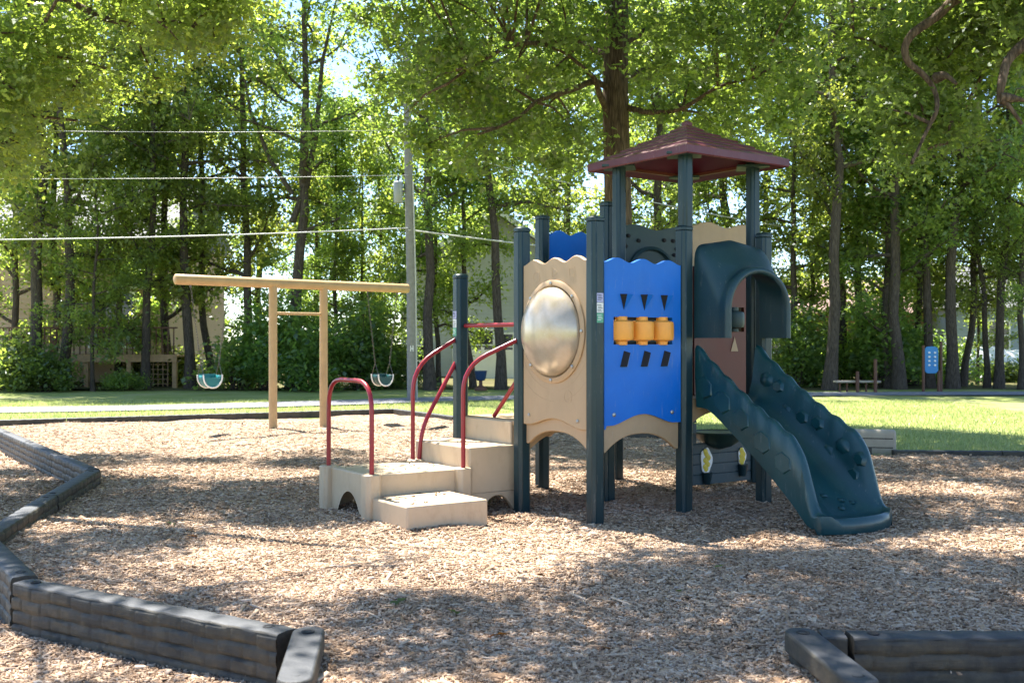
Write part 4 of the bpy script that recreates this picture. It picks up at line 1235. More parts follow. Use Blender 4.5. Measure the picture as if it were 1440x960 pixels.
def tree_geo(seed, H, r0, z0, cr, nleaf, lsize, fork=None, lean=(0, 0), profile='oval', nlimb=22, sig=.42):
    g = np.random.default_rng(seed); rd = random.Random(seed)
    mb = MB(); n = 14
    wob = np.cumsum(g.normal(0, .07, (n + 1, 2)), 0) * (H / 14); wob[0] = 0; wob[1] *= .4
    tr = [Vector((wob[k][0] + lean[0] * k / n, wob[k][1] + lean[1] * k / n, -.3 + (H + .3) * k / n)) for k in range(n + 1)]
    rad = [r0 * (1.5 if k == 0 else 1.0) * (1 - .86 * (k / n) ** 1.1) for k in range(n + 1)]
    rad[1] = r0 * .98
    mb.tube(tr, rad, 9)
    def trunk_at(z):
        k = max(0, min(n - 1, int((z + .3) / (H + .3) * n))); f = (z + .3) / (H + .3) * n - k
        return tr[k].lerp(tr[k + 1], f), rad[k] * (1 - f) + rad[k + 1] * f
    cl = []
    for i in range(nlimb):
        f = (i + rd.random() * .8) / nlimb
        z = z0 + (H * .96 - z0) * f
        p, rr = trunk_at(z)
        az = i * 2.4 + rd.uniform(-.5, .5)
        if profile == 'oval': ln = cr * (.55 + .65 * math.sin(math.pi * min(1, f * .95 + .12))) * rd.uniform(.7, 1.15)
        else: ln = cr * (1.05 - .8 * f) * rd.uniform(.7, 1.15)
        up = rd.uniform(.15, .75) * (0.5 + f)
        d = Vector((math.cos(az), math.sin(az), up)).normalized()
        pts = [p]; m = 6
        for k in range(m):
            d = (d + Vector((rd.gauss(0, .16), rd.gauss(0, .16), rd.gauss(.0, .14)))).normalized()
            pts.append(pts[-1] + d * ln / m)
        br = max(.012, min(rr * .55, .045 + ln * .012))
        mb.tube(pts, [br * (1 - .8 * k / m) for k in range(m + 1)], 6)
        for k in range(2, m + 1):
            for q in range(2):
                dd = Vector((rd.gauss(0, 1), rd.gauss(0, 1), rd.gauss(.1, .6))).normalized()
                l2 = ln * rd.uniform(.14, .34)
                e = pts[k] + dd * l2
                if rd.random() < .55: mb.tube([pts[k], pts[k].lerp(e, .5) + Vector((0, 0, .05)), e], [br * .35, br * .25, .006], 4)
                cl.append(e); 
                if rd.random() < .7: cl.append(pts[k].lerp(e, .5))
    cl = np.array([tuple(c) for c in cl])
    pick = g.integers(0, len(cl), nleaf)
    sg = sig * (.6 + .8 * g.random(len(cl)))
    c = cl[pick] + g.normal(0, 1, (nleaf, 3)) * sg[pick][:, None] * np.array([1, 1, .62])
    return mb, c, g

LEAFN = 14500
VAR = []
specs = [(11, 17.5, .19, 3.4, 3.3, 'oval'), (12, 19.0, .22, 4.2, 3.5, 'oval'), (13, 15.5, .15, 2.6, 2.8, 'oval'), (14, 20.5, .24, 5.0, 3.7, 'oval'), (15, 13.0, .12, 1.8, 2.7, 'oval'), (16, 16.5, .17, 1.4, 3.2, 'cone'), (17, 18.0, .2, 5.5, 3.4, 'oval')]
for sd_, H, r0, z0, cr, pf in specs:
    mb, c, g = tree_geo(sd_, H, r0, z0, cr, LEAFN, .2, profile=pf, nlimb=20, sig=.34)
    VAR.append((mb.mesh('trunk', M['bark'], smooth=60), np_mesh('crown', leaf_quads(c, .165, g), 4, QF, M['leafA']), H))

def plant(name, kind, loc, rz, sc, label, cat, group=None, protos=VAR):
    tm, cm, _ = protos[kind]
    r0 = empty(name, loc, rz); r0.scale = sc if hasattr(sc, '__len__') else (sc, sc, sc); tag(r0, label, cat, group)
    a = bpy.data.objects.new('trunk', tm); b = bpy.data.objects.new('crown', cm)
    for o_ in (a, b): COL.objects.link(o_); o_.parent = r0
    return r0

rd = random.Random(4)
TREES = [  # px, depth, kind, scale, label
 (45, 34.5, 3, 1.0, 'tall dark tree at the left edge above the timber deck'),
 (92, 33.6, 1, .95, 'dark thick trunk in front of the left end of the timber deck'),
 (131, 33.0, 4, .62, 'thin sapling standing in front of the dark opening under the deck'),
 (205, 34.2, 0, .9, 'tree in front of the right end of the timber deck'),
 (18, 36.5, 5, .95, 'low branched tree at the far left edge in front of the tan house'),
 (72, 37.0, 5, 1.0, 'low branched dark tree behind the thick trunk on the left'),
 (165, 36.8, 5, .9, 'low branched tree above the right part of the timber deck'),
 (236, 36.4, 5, 1.0, 'low branched tree behind the teal baby swing to its left'),
 (268, 34.6, 6, 1.0, 'straight dark trunk behind the teal baby swing'),
 (300, 36.2, 2, 1.05, 'slim tree just right of the teal baby swing'),
 (352, 35.4, 0, 1.0, 'leafy tree behind the left post of the swing frame'),
 (442, 38.5, 5, .62, 'full low branched tree behind the gap between the swing posts'),
 (532, 39.5, 5, .6, 'full low branched tree behind the utility pole'),
 (470, 36.0, 5, .6, 'dense tree between the swing frame posts and the utility pole'),
 (505, 37.0, 4, .72, 'slim tree left of the utility pole'),
 (605, 33.4, 1, .95, 'dark trunk just right of the utility pole before the grey house'),
 (617, 36.0, 4, .9, 'very thin trunk beside the dark trunk before the grey house'),
 (666, 35.0, 2, .82, 'small bright tree in front of the grey house window'),
 (704, 33.8, 6, 1.0, 'bare straight trunk in front of the white vinyl fence'),
 (790, 37.5, 0, 1.05, 'tree behind the climber left of the big oak trunk'),
 (930, 36.5, 1, 1.0, 'tree rising behind the maroon roof right of the big oak trunk'),
 (1030, 38.0, 3, .95, 'tree behind the climber between its right roof posts'),
 (1100, 36.5, 2, 1.0, 'tree right of the hood of the slide at the wood edge'),
 (1136, 37.2, 4, .95, 'thin trunk left of the pale trunk right of the slide'),
 (1165, 33.5, 3, 1.0, 'pale grey trunk at the wood edge left of the fitness bench'),
 (1184, 36.8, 0, .9, 'dark trunk behind the left end of the fitness bench'),
 (1213, 36.2, 6, .95, 'trunk behind the middle of the fitness bench'),
 (1250, 34.6, 5, .8, 'bushy dark tree between the fitness bench and the blue board'),
 (1265, 34.0, 1, .95, 'straight dark trunk right of the fitness bench'),
 (1287, 36.4, 2, .9, 'thin trunk close left of the blue board'),
 (1308, 34.8, 0, 1.0, 'dark trunk straight behind the blue board'),
 (1340, 34.4, 3, .92, 'thick leaning trunk right of the blue board'),
 (1353, 36.0, 2, .95, 'trunk close right of the thick leaning trunk'),
 (1374, 37.4, 4, .6, 'short thin trunk before the left end of the white covered boat'),
 (1388, 35.0, 6, .62, 'grey trunk left in front of the white covered boat'),
 (1405, 34.6, 0, .95, 'dark trunk in front of the middle of the white covered boat'),
 (1436, 34.0, 1, .6, 'trunk at the right edge in front of the white covered boat'),
]
for i, (px, D, k, s, lab) in enumerate(TREES):
    X = (px - 720) / FP * D
    plant('woodland_tree', k, (X, D, 0), rd.uniform(0, 6.28), (s * rd.uniform(.78, .92), s * rd.uniform(.78, .92), s), lab, 'tree', 'trees along the wood edge')
for i in range(20):
    X = -27 + 54 * (i + rd.uniform(-.35, .35)) / 19; D = rd.uniform(41, 58)
    if -6 < X * 48 / D < .8 and D < 52: D = rd.uniform(55, 60)
    if X * 40 / D < -12 and D < 46: D += 8
    plant('background_tree', rd.choice((5, 4, 5, 0, 2)), (X, D, 0), rd.uniform(0, 6.28), rd.uniform(.95, 1.2), 'tree deep in the woods behind the front row of trunks', 'tree', 'trees deep in the woods')

# forked tree left of the utility pole
mb, c, g = tree_geo(31, 16.5, .20, 5.0, 3.1, 9500, .2, nlimb=18, sig=.38)
p = Vector((0, 0, 5.3))
mb.tube([p, (.45, .05, 6.5), (.75, .1, 8.2), (.95, .0, 10.5), (1.5, 0, 13)], [.11, .10, .085, .06, .02], 8)
mb.tube([Vector((0, 0, 6.2)), (-.7, .1, 7.3), (-1.3, .1, 8.8), (-1.7, .1, 11)], [.08, .07, .05, .02], 8)
FT = (mb.mesh('trunk', M['bark'], smooth=60), np_mesh('crown', leaf_quads(c, .16, g), 4, QF, M['leafA']), 16)
plant('forked_tree', 0, ((411 - 720) / FP * 34.0, 34.0, 0), .2, 1.0, 'tall forked tree behind the swing frame with several upright stems', 'tree', None, [FT])

# shrubs and young growth at the wood edge
SV = []
for sd_, rx, hz, nl in ((41, 1.2, 1.9, 3400), (42, .9, 2.9, 3600), (43, 1.5, 1.3, 3400)):
    g = np.random.default_rng(sd_); mb = MB(); cl = []
    for k in range(26):
        a = g.random() * 6.28; r_ = rx * math.sqrt(g.random()) ; h_ = hz * (.25 + .75 * g.random()) * (1 - .45 * (r_ / rx) ** 2)
        e = Vector((r_ * math.cos(a), r_ * math.sin(a), h_)); mb.tube([(e.x * .15, e.y * .15, -.1), (e.x * .6, e.y * .6, h_ * .55), e], [.022, .014, .005], 5); cl += [tuple(e), tuple(e * .75)]
    cl = np.array(cl); c = cl[g.integers(0, len(cl), nl)] + g.normal(0, .27, (nl, 3)) * np.array([1, 1, .7]); c[:, 2] = np.maximum(c[:, 2], .03)
    SV.append((mb.mesh('stem', M['bark'], smooth=60), np_mesh('foliage', leaf_quads(c, .15, g), 4, QF, M['leafD']), hz))
SHR = [(20, 33.0, 0, 1.0, 'low shrub at the far left edge of the lawn'), (62, 32.6, 0, .75, 'shrub covering the left part of the timber deck'),
 (176, 33.4, 2, .5, 'small low shrub in front of the right part of the deck'), (240, 37, 2, 1.0, 'low shrub behind the teal baby swing'), (330, 34.0, 0, 1.05, 'round shrub right of the teal baby swing'), (372, 33.6, 1, 1.0, 'tall shrub behind the left swing post'),
 (425, 33.6, 1, 1.1, 'tall shrub between the two swing posts'), (465, 33.2, 0, 1.15, 'broad shrub right of the swing posts'), (505, 33.6, 1, 1.05, 'tall shrub left of the dark green baby swing'), (545, 35, 0, .9, 'shrub behind the dark green baby swing'),
 (1120, 35.0, 1, 1.0, 'tall shrub right of the slide at the wood edge'), (1150, 36.0, 0, 1.1, 'dark shrub left of the pale trunk'), (1200, 37.5, 0, 1.2, 'shrub behind the fitness bench'),
 (1245, 35.0, 1, 1.1, 'dark tall shrub right of the fitness bench'), (1276, 36.2, 1, .95, 'dark shrub left of the blue board'), (1325, 37.0, 0, .9, 'shrub behind the blue board'), (1420, 39.5, 2, .8, 'low shrub in front of the white covered boat')]
for px, D, k, s, lab in SHR:
    r0 = empty('shrub', ((px - 720) / FP * D, D, 0), rd.uniform(0, 6.28)); r0.scale = (s, s, s); tag(r0, lab, 'shrub', 'shrubs at the wood edge')
    for nm, me in (('stem', SV[k][0]), ('foliage', SV[k][1])):
        o_ = bpy.data.objects.new(nm, me); COL.objects.link(o_); o_.parent = r0

# big oak behind the climber
OX, OY = 1.95, 19.6
oak = root('oak_tree', (OX, OY, 0), 'big oak with thick brown trunk rising behind the climber roof', 'tree')
g = np.random.default_rng(77); mb = MB()
tp_ = [Vector((OX + dx, OY + dy, z)) for dx, dy, z in ((.06, 0, -.3), (.05, 0, .4), (.04, 0, 2), (.0, 0, 4), (-.05, 0, 6), (-.02, .05, 8), (.05, .1, 10.5), (.0, .1, 13))]
mb.tube(tp_, [.42, .30, .27, .25, .235, .21, .15, .05], 16)
def W(px, py, D): return at(px, py, D)
limbs = [[W(862, 128, 19.6), W(835, 112, 19.3), W(810, 125, 18.9), (W(782, 133, 18.6)), W(752, 143, 18.3), W(735, 162, 18.1), W(700, 180, 17.9), W(672, 189, 17.7)],
         [W(855, 160, 19.5), W(842, 130, 19.2), W(838, 112, 19.1), W(820, 95, 18.9), W(790, 70, 18.6), W(740, 60, 18.2)],
         [W(860, 40, 19.6), W(800, 60, 18.8), W(720, 62, 18.0), W(660, 95, 17.5), W(630, 118, 17.3)],
         [W(875, 150, 19.6), W(915, 160, 19.2), W(960, 155, 18.8), W(1010, 120, 18.4), W(1060, 110, 18.2)],
         [W(880, 60, 19.6), W(930, 30, 20.2), W(1000, 10, 20.8), W(1060, 20, 21)],
         [W(866, 20, 19.6), W(800, -60, 20.4), W(700, -90, 20.8), W(600, -60, 21)],
         [W(866, -60, 19.6), W(930, -150, 18.6), W(1010, -180, 18)], [W(866, -120, 19.6), W(760, -220, 19), W(660, -240, 18.4)],
         [W(870, 90, 19.5), W(820, 60, 20.6), W(760, 40, 21.8), W(690, 60, 22.6)], [W(876, 110, 19.6), W(930, 90, 20.8), W(1000, 100, 22)]]
for l in limbs:
    n_ = len(l); mb.tube(rpath(l, .3, 3), [.052 * (1 - .8 * k / (len(rpath(l, .3, 3)) - 1)) + .01 for k in range(len(rpath(l, .3, 3)))], 8)
# leaf sprays in the crown volume; the low limb stays bare
LPX = [(862 - 190 * k / 12, float(np.interp(862 - 190 * k / 12, [672, 700, 735, 752, 782, 810, 835, 862], [189, 180, 162, 143, 133, 125, 112, 128]))) for k in range(13)]
cl = []
while len(cl) < 430:
    q = g.uniform(-1, 1, 3)
    if np.dot(q, q) > 1: continue
    p = np.array([OX - .55 + q[0] * 4.5, OY - .2 + q[1] * 3.6, 8.4 + q[2] * 4.6])
    if np.dot(q, q) < .45 and g.random() < .6: continue
    px = 720 + FP * p[0] / p[1]; py = 480 - FP * (p[2] - CH) / p[1]
    lim = float(np.interp(px, [480, 520, 560, 640, 700, 800, 850, 930, 1000, 1060, 1110], [160, 225, 265, 235, 225, 215, 150, 150, 215, 270, 190])) + 25 * math.sin(px * .05)
    if py > lim: continue
    if p[1] < OY + .3 and 838 < px < 912 and g.random() < .93: continue
    if p[1] < 19.2 and min(math.hypot(px - a_, py - b_) for a_, b_ in LPX) < 24: continue
    cl.append(p)
cl = np.array(cl); nl = 66000
pk = g.integers(0, len(cl), nl); sg = .17 + .18 * g.random(len(cl))
c = cl[pk] + g.normal(0, 1, (nl, 3)) * sg[pk][:, None] * np.array([1.15, 1.15, .55]); c[:, 2] -= .12 * g.random(nl)
for k in range(0, len(cl), 4):
    e = Vector(cl[k]); best = min((q for l in limbs for q in l), key=lambda q: (q - e).length)
    if (best - e).length < 2.2: mb.tube([best, best.lerp(e, .5) + Vector((0, 0, .1)), e], [.03, .02, .006], 5)
mb.build('trunk', M['oakbark'], oak, smooth=60)
me = np_mesh('crown', lobed(c - np.array([OX, OY, 0]), .135, g), 8, LF, M['leafB']); o = bpy.data.objects.new('crown', me); COL.objects.link(o); o.parent = oak

# ------------------------------------------------------------------ shade trees standing just outside the picture; their limbs reach in
OFF = Vector((SUN.x / SUN.z, SUN.y / SUN.z))       # ground offset per metre of height, towards the sun
LIT = [[(-1.9, 9.4), (-1.6, 8.6), (-.95, 7.9), (-.55, 6.5), (.05, 6.25), (.45, 6.9), (1.0, 7.7), (.75, 8.5), (.2, 9.5), (.0, 10.6), (-1.0, 11.2)]]
def want_shade(x, y):
    """share of leaf cover wanted over a spot on the ground"""
    nz = fbm(x * .42 + 3.3, y * .75, 50, 2)
    if inpoly(np.array([x]), np.array([y]), LIT[0])[0]: return 0
    th = .5
    if y > 14.5: th = .74
    elif y > 11.5: th = .60
    elif x < -1.0: th = .61
    elif y < 7.6 and x < 3: th = .37
    elif x > 1.6: th = .42
    return 1.0 if nz > th else 0.0
def make_shade_tree(rname, base, label, zr_, nlimb_pts, visible, nclu, seed, xr, yr, per=210, size=.082, mat='leafC', trunk_r=.3, reach=8.5, lab2=None):
    g = np.random.default_rng(seed)
    r0 = root(rname, (base[0], base[1], 0), label, 'tree'); mb = MB()
    B3 = Vector((base[0], base[1], 0))
    mb.tube([B3 + Vector((0, 0, -.3)), B3 + Vector((.03, 0, .5)), B3 + Vector((.1, .05, 3)), B3 + Vector((.05, .1, 6)), B3 + Vector((0, 0, 9)), B3 + Vector((.1, 0, 11))], [trunk_r * 1.5, trunk_r * 1.1, trunk_r, trunk_r * .85, trunk_r * .5, .06], 14)
    nodes = [B3 + Vector((.08, .06, z)) for z in (3.2, 4.2, 5.2, 6.2, 7.4, 8.6)]
    for l in nlimb_pts:
        pth = rpath(l, .25, 4); n_ = len(pth); r_0 = .10 if l[-1].z > 6 else .046
        mb.tube(pth, [r_0 * (1 - .85 * k / (n_ - 1)) + .008 for k in range(n_)], 8); nodes += pth
    cl = []
    tries = 0
    while len(cl) < nclu and tries < 60000:
        tries += 1
        gx = g.uniform(*xr); gy = g.uniform(*yr)
        if want_shade(gx, gy) < .5: continue
        z = g.uniform(*zr_)
        p = Vector((gx + OFF.x * z, gy + OFF.y * z, z))
        if (p.xy - Vector(base)).length > reach: continue
        if p.y > 1:
            px = 720 + FP * p.x / p.y; py = 480 - FP * (p.z - CH) / p.y
            if -60 < px < 1500 and py > -35: continue
        cl.append(p)
    ex = [Vector(p) for p in visible]
    allc = cl + ex
    # twigs: each spray hangs on a branch grown from the nearest node
    order = sorted(allc, key=lambda p: (p.xy - Vector(base)).length)
    for p in order:
        best = min(nodes, key=lambda q: (q - p).length)
        if (best - p).length > .15:
            mid = best.lerp(p, .5) + Vector((0, 0, .06 * (best - p).length)); L_ = (best - p).length
            mb.tube([best, mid, p], [min(.05, .012 + .018 * L_), .010 + .008 * L_, .006], 5); nodes += [mid, p]
    arr = np.array([tuple(p) for p in allc]); nl = per * len(arr)
    pk = np.repeat(np.arange(len(arr)), per)
    c = arr[pk] + g.normal(0, 1, (nl, 3)) * np.array([.21, .21, .13])
    mb.build('trunk', M['oakbark'], r0, smooth=60)
    me = np_mesh('crown', lobed(c - np.array([base[0], base[1], 0]), size, g), 8, LF, M[mat]); o = bpy.data.objects.new('crown', me); COL.objects.link(o); o.parent = r0
    return r0, len(cl)

g = np.random.default_rng(3)
visL = []
while len(visL) < 150:       # low left limb seen in the top left corner
    px = g.uniform(-60, 345); py = g.uniform(-60, 245); D = g.uniform(11.0, 14.0)
    lim = float(np.interp(px, [-60, 60, 130, 170, 230, 330], [235, 225, 190, 120, 95, 40])) + 18 * math.sin(px * .09)
    if py > lim: continue
    if fbm(np.array(px * .014), np.array(py * .014), 8, 2) < .40: continue
    visL.append(at(px, py, D))
limL = [[Vector((-8.0, 12.6, 4.6)), at(-40, 70, 12.4), at(60, 75, 12.2), at(150, 95, 12.0)], [Vector((-8.0, 12.6, 5.2)), at(40, -30, 12.8), at(150, 30, 12.6), at(260, 40, 12.4), at(320, 20, 12.2)],
        [Vector((-8.0, 12.6, 4.0)), at(-60, 150, 12.2), at(20, 160, 12), at(110, 170, 11.8)],
        [Vector((-8.0, 12.6, 6.4)), Vector((-6, 11.6, 7.4)), Vector((-3.8, 11, 7.8)), Vector((-1.6, 10.6, 8.0))], [Vector((-8.0, 12.6, 6.0)), Vector((-6.2, 11, 6.8)), Vector((-5, 9, 7.2)), Vector((-4.4, 7.6, 7.3))],
        [Vector((-8.0, 12.6, 6.6)), Vector((-5.8, 13, 7.6)), Vector((-3.2, 13.2, 8.2)), Vector((-.6, 12.6, 8.4))]]
_, nL = make_shade_tree('oak_tree', (-8.0, 12.6), 'olive-green oak at the top left whose low leafy limb hangs into view', (6.3, 8.6), limL, visL, 400, 90, (-6.5, 3.0), (3.6, 14.5), reach=9.2)
g = np.random.default_rng(5)
visR = []
lr1 = [at(1500, -60, 10.2), at(1400, -20, 10.1), at(1340, 0, 10.0), at(1320, 22, 10), at(1283, 47, 9.9), at(1271, 65, 9.9), at(1275, 88, 9.9), at(1300, 105, 9.9), at(1316, 128, 9.9), at(1319, 155, 9.8), at(1305, 180, 9.8), at(1282, 230, 9.7)]
lr2 = [at(1500, 20, 9.4), at(1440, 62, 9.3), at(1415, 85, 9.3), at(1408, 120, 9.2), at(1405, 138, 9.2), at(1420, 150, 9.2), at(1437, 175, 9.2)]
lr3 = [at(1316, 110, 9.9), at(1330, 105, 9.8), at(1345, 118, 9.7)]
lr4 = [at(1405, 138, 9.2), at(1425, 138, 9.2), at(1445, 142, 9.2)]
while len(visR) < 92:
    px = g.uniform(1195, 1475); py = g.uniform(-60, 260); D = g.uniform(9.3, 11.8)
    lim = float(np.interp(px, [1195, 1230, 1280, 1330, 1380, 1420, 1475], [60, 150, 245, 215, 150, 60, 60])) + 15 * math.sin(px * .12)
    if py > lim: continue
    if fbm(np.array(px * .018), np.array(py * .018), 18, 2) < .44: continue
    if D < 10.5 and min(math.hypot(px - a_, py - b_) for a_, b_ in ((1340, 0), (1320, 22), (1283, 47), (1271, 65), (1275, 88), (1300, 105), (1316, 128), (1319, 155), (1305, 180), (1292, 205), (1408, 110), (1412, 140))) < 58: continue
    visR.append(at(px, py, D))
limR = [lr1, lr2, lr3, lr4, [Vector((7.2, 10.5, 5.0)), at(1500, -60, 10.2)], [Vector((7.2, 10.5, 4.4)), at(1500, 20, 9.4)],
        [Vector((7.2, 10.5, 6.2)), Vector((5, 10.4, 7.2)), Vector((3, 10.4, 7.6)), Vector((.8, 10.6, 7.8))], [Vector((7.2, 10.5, 6.0)), Vector((5.2, 9, 6.9)), Vector((4, 8, 7.1))], [Vector((7.2, 10.5, 6.6)), Vector((5, 12.5, 7.6)), Vector((2.6, 13.4, 8.2))]]
_, nR = make_shade_tree('oak_tree', (7.2, 10.5), 'oak at the top right with crooked brown limbs hanging into view', (6.0, 8.4), limR, visR, 400, 91, (1.2, 9.0), (3.6, 14.5), reach=7.8, mat='leafB')
print('shade clusters', nL, nR)

# ------------------------------------------------------------------ utility pole and cables
UP = Vector((-2.56, 27.4, 0))
up_ = root('utility_pole', tuple(UP), 'weathered grey utility pole with a transformer, left of the climber', 'utility pole')
topx = -.16
mb = MB(); mb.tube([UP + Vector((0, 0, -.5)), UP + Vector((-.03, 0, 3)), UP + Vector((-.10, 0, 6)), UP + Vector((topx, 0, 9.2))], [.135, .12, .105, .09], 12); mb.build('pole', M['pole'], up_, smooth=60)
mb = MB(); mb.tube([UP + Vector((.12, -.04, .0)), UP + Vector((.09, -.06, 3)), UP + Vector((.02, -.06, 5.6))], .022, 6); mb.build('conduit', M['cable'], up_)
mb = MB(); c = UP + Vector((-.36, -.05, 5.05)); mb.lathe(c, [(.10, 0), (.12, .02), (.125, .5), (.11, .54), (.03, .56)], 14)
tr_o = mb.build('transformer', M['facet'], up_, smooth=60)
mb = MB(); mb.lathe(c + Vector((0, 0, .56)), [(.02, 0), (.04, .03), (.02, .06), (.04, .09), (.015, .14)], 8); mb.box(c + Vector((.2, 0, .3)), (.2, .05, .05)); mb.build('bushing', M['chain'], tr_o)
mb = MB()
q = UP + Vector((.0, -.128, 1.32))
for dx in (-.03, .03): mb.box(q + Vector((dx, 0, 0)), (.018, .004, .15))
mb.box(q, (.042, .004, .02)); mb.build('letter_tag', M['white'], up_, smooth=0)
def cable(A, B, sag, r, label, mat='cable', group='overhead cables'):
    A = Vector(A); B = Vector(B); mb = MB(); n = 40
    mb.tube([A.lerp(B, k / n) - Zv * (sag * 4 * (k / n) * (1 - k / n)) for k in range(n + 1)], r, 6)
    o = mb.build('overhead_cable', M[mat], smooth=60); tag(o, label, 'cable', group); return o
pl = lambda z: UP + Vector((-.09, -.13, z))
cable(pl(4.4), (-26, 25.5, 4.1), .25, .016, 'thick pale cable running left from the utility pole, lowest of three')
cable(pl(5.75), (-26, 26.5, 5.75), .15, .006, 'pale cable running left from the utility pole, middle of three')
cable(pl(6.9), (-26, 26.5, 7.3), .25, .005, 'thin cable running left from the utility pole, topmost of three')
cable(pl(4.35), (22.5, 46.8, 4.3), .35, .021, 'pale cable running right from the utility pole, lowest on the right')
cable(pl(6.6), (22.5, 46.8, 5.6), .7, .014, 'thin cable running right from the utility pole, upper one on the right')

# ------------------------------------------------------------------ houses
def window(par, c, w_, h_, ux, n_, sash=True):
    mb = MB(); t = .09
    c = Vector(c); ux = Vector(ux); n_ = Vector(n_)
    for s_ in (-1, 1):
        mb.box(c + ux * (s_ * (w_ / 2 + t / 2)) + n_ * .03, (t, .08, h_ + 2 * t), ux, n_); mb.box(c + Zv * (s_ * (h_ / 2 + t / 2)) + n_ * .028, (w_, .076, t), ux, n_)
    if sash: mb.box(c + n_ * .026, (w_, .05, .06), ux, n_)
    f = mb.build('window', M['white'], par)
    mb = MB(); mb.box(c + n_ * .006, (w_, .02, h_), ux, n_); mb.build('pane', M['glass'], f, smooth=0)
    return f
def siding(mb, x0, x1, y, z0, z1, lap=.18):
    n = int((z1 - z0) / lap)
    for k in range(n):
        a = z0 + k * lap
        mb.add([(x0, y - .03, a), (x1, y - .03, a), (x1, y, a + lap), (x0, y, a + lap), (x0, y, a), (x1, y, a)], [(0, 1, 2, 3), (4, 5, 1, 0)])
GH = root('grey_house', (-3.0, 46, 0), 'grey sided house with white window frames seen through the trees', 'house')
GX, GE = -.7, 4.3
mb = MB(); mb.box((GX, 50, GE / 2), (8.2, 7.8, GE)); siding(mb, GX - 4.1, GX + 4.1, 46.09, 0, GE)
mb.prism([(-4.1, 0), (4.1, 0), (0, 2.7)], (GX, 53.9, GE), (1, 0, 0), (0, 0, 1), 7.8); mb.build('wall', M['grey_house'], GH, smooth=0)
mb = MB(); trim = MB()
for s_ in (-1, 1):
    a = Vector((GX, 0, GE + 2.8)); b = Vector((GX + s_ * 4.6, 0, GE - .25)); d = b - a; up_n = d.normalized().cross(Vector((0, 1, 0)))
    mb.box((a + b) / 2 + Vector((0, 49.8, .08)), (d.length, 8.8, .14), d.normalized(), (0, 1, 0), up_n)
    trim.box((a + b) / 2 + Vector((0, 45.38, 0)), (d.length, .06, .2), d.normalized(), (0, 1, 0), up_n)
rf = mb.build('roof', M['shingle'], GH, smooth=0)
trim.build('gable_trim', M['white'], rf, smooth=0)
for px, py0, py1, wpx in ((583, 487, 527, 46), (681, 465, 505, 24), (640, 400, 425, 22), (648, 468, 508, 18), (712, 470, 505, 18)):
    D = 46.0; c = at(px, (py0 + py1) / 2, D); window(GH, (c.x, 46.05, c.z), wpx / FP * D, (py1 - py0) / FP * D, (1, 0, 0), (0, -1, 0))
VF = root('vinyl_fence', (-1.2, 42, 0), 'white vinyl privacy fence beside the grey house', 'fence')
for k in range(4):
    x0 = -1.9 + k * .75
    mb = MB(); mb.box((x0, 41.8, .6), (.12, .12, 1.25)); mb.box((x0, 41.8, 1.25), (.15, .15, .05)); mb.build('fence_post', M['vinyl'], VF)
    if k < 3:
        mb = MB(); mb.box((x0 + .375, 41.8, .62), (.63, .04, .95)); mb.box((x0 + .375, 41.8, 1.12), (.63, .06, .1)); mb.box((x0 + .375, 41.8, .1), (.63, .06, .1))
        for j in range(5): mb.box((x0 + .12 + j * .127, 41.775, .62), (.008, .02, .9))
        mb.build('fence_panel', M['vinyl'], VF, smooth=0)
TB = root('planter_tub', tuple(gnd(676, 549)), 'navy plastic tub on a dark round base in front of the white fence', 'tub')
p = gnd(676, 549); mb = MB(); mb.lathe(p + Vector((0, 0, .30)), [(.10, 0), (.15, .06), (.19, .28), (.205, .30), (.17, .31)], 16); mb.build('tub', M['bluetub'], TB, smooth=60)
mb = MB(); mb.lathe(p, [(.19, 0), (.2, .05), (.13, .12), (.06, .16), (.05, .30)], 16); mb.build('base', M['fitwood'], TB, smooth=60)
# left house with raised timber deck
TH = root('tan_house', (-17, 39, 0), 'tan house with a raised timber deck behind the trees on the left', 'house')
mb = MB(); mb.box((-20.2, 43.1, 2.6), (15, 8, 5.2)); siding(mb, -27.7, -12.7, 39.09, .9, 5.2); mb.build('wall', M['tan_house'], TH, smooth=0)
mb = MB(); mb.prism([(-4.6, 0), (4.6, 0), (0, 2.6)], (-28.0, 43.1, 5.2), (0, 1, 0), (0, 0, 1), 15.6); mb.build('roof', M['shingle'], TH, smooth=0)
window(TH, (-14.6, 39.05, 2.3), 1.6, 1.9, (1, 0, 0), (0, -1, 0)); window(TH, (-19.5, 39.05, 3.3), 1.2, 1.3, (1, 0, 0), (0, -1, 0)); window(TH, (-13.9, 39.05, 4.0), 1.0, 1.0, (1, 0, 0), (0, -1, 0))
dk = MB(); dk.box((-16.8, 37.0, 1.02), (11.6, 3.9, .05)); dk.box((-16.8, 35.02, .95), (11.6, .05, .24)); dko = dk.build('raised_deck', M['deckwood'], TH, smooth=0)
for x in (-22.4, -19.6, -16.9, -14.0, -12.6, -11.1):
    mb = MB(); mb.box((x, 35.12, .35), (.14, .14, .96)); build_each(mb, 'deck_post', M['deckwood'], dko, smooth=0)
mb = MB(); mb.box((-16.8, 35.05, 1.95), (11.6, .12, .05))
for k in range(60): mb.box((-22.5 + k * .193, 35.05, 1.5), (.035, .035, .86))
mb.build('deck_railing', M['fitwood'], dko, smooth=0)
mb = MB()
for k in range(5): mb.box((-12.0 + k * .16, 35.2, .42), (.02, .02, .8)); mb.box((-11.7, 35.2, .1 + k * .16), (.75, .02, .02))
mb.build('lattice', M['deckwood'], dko, smooth=0)
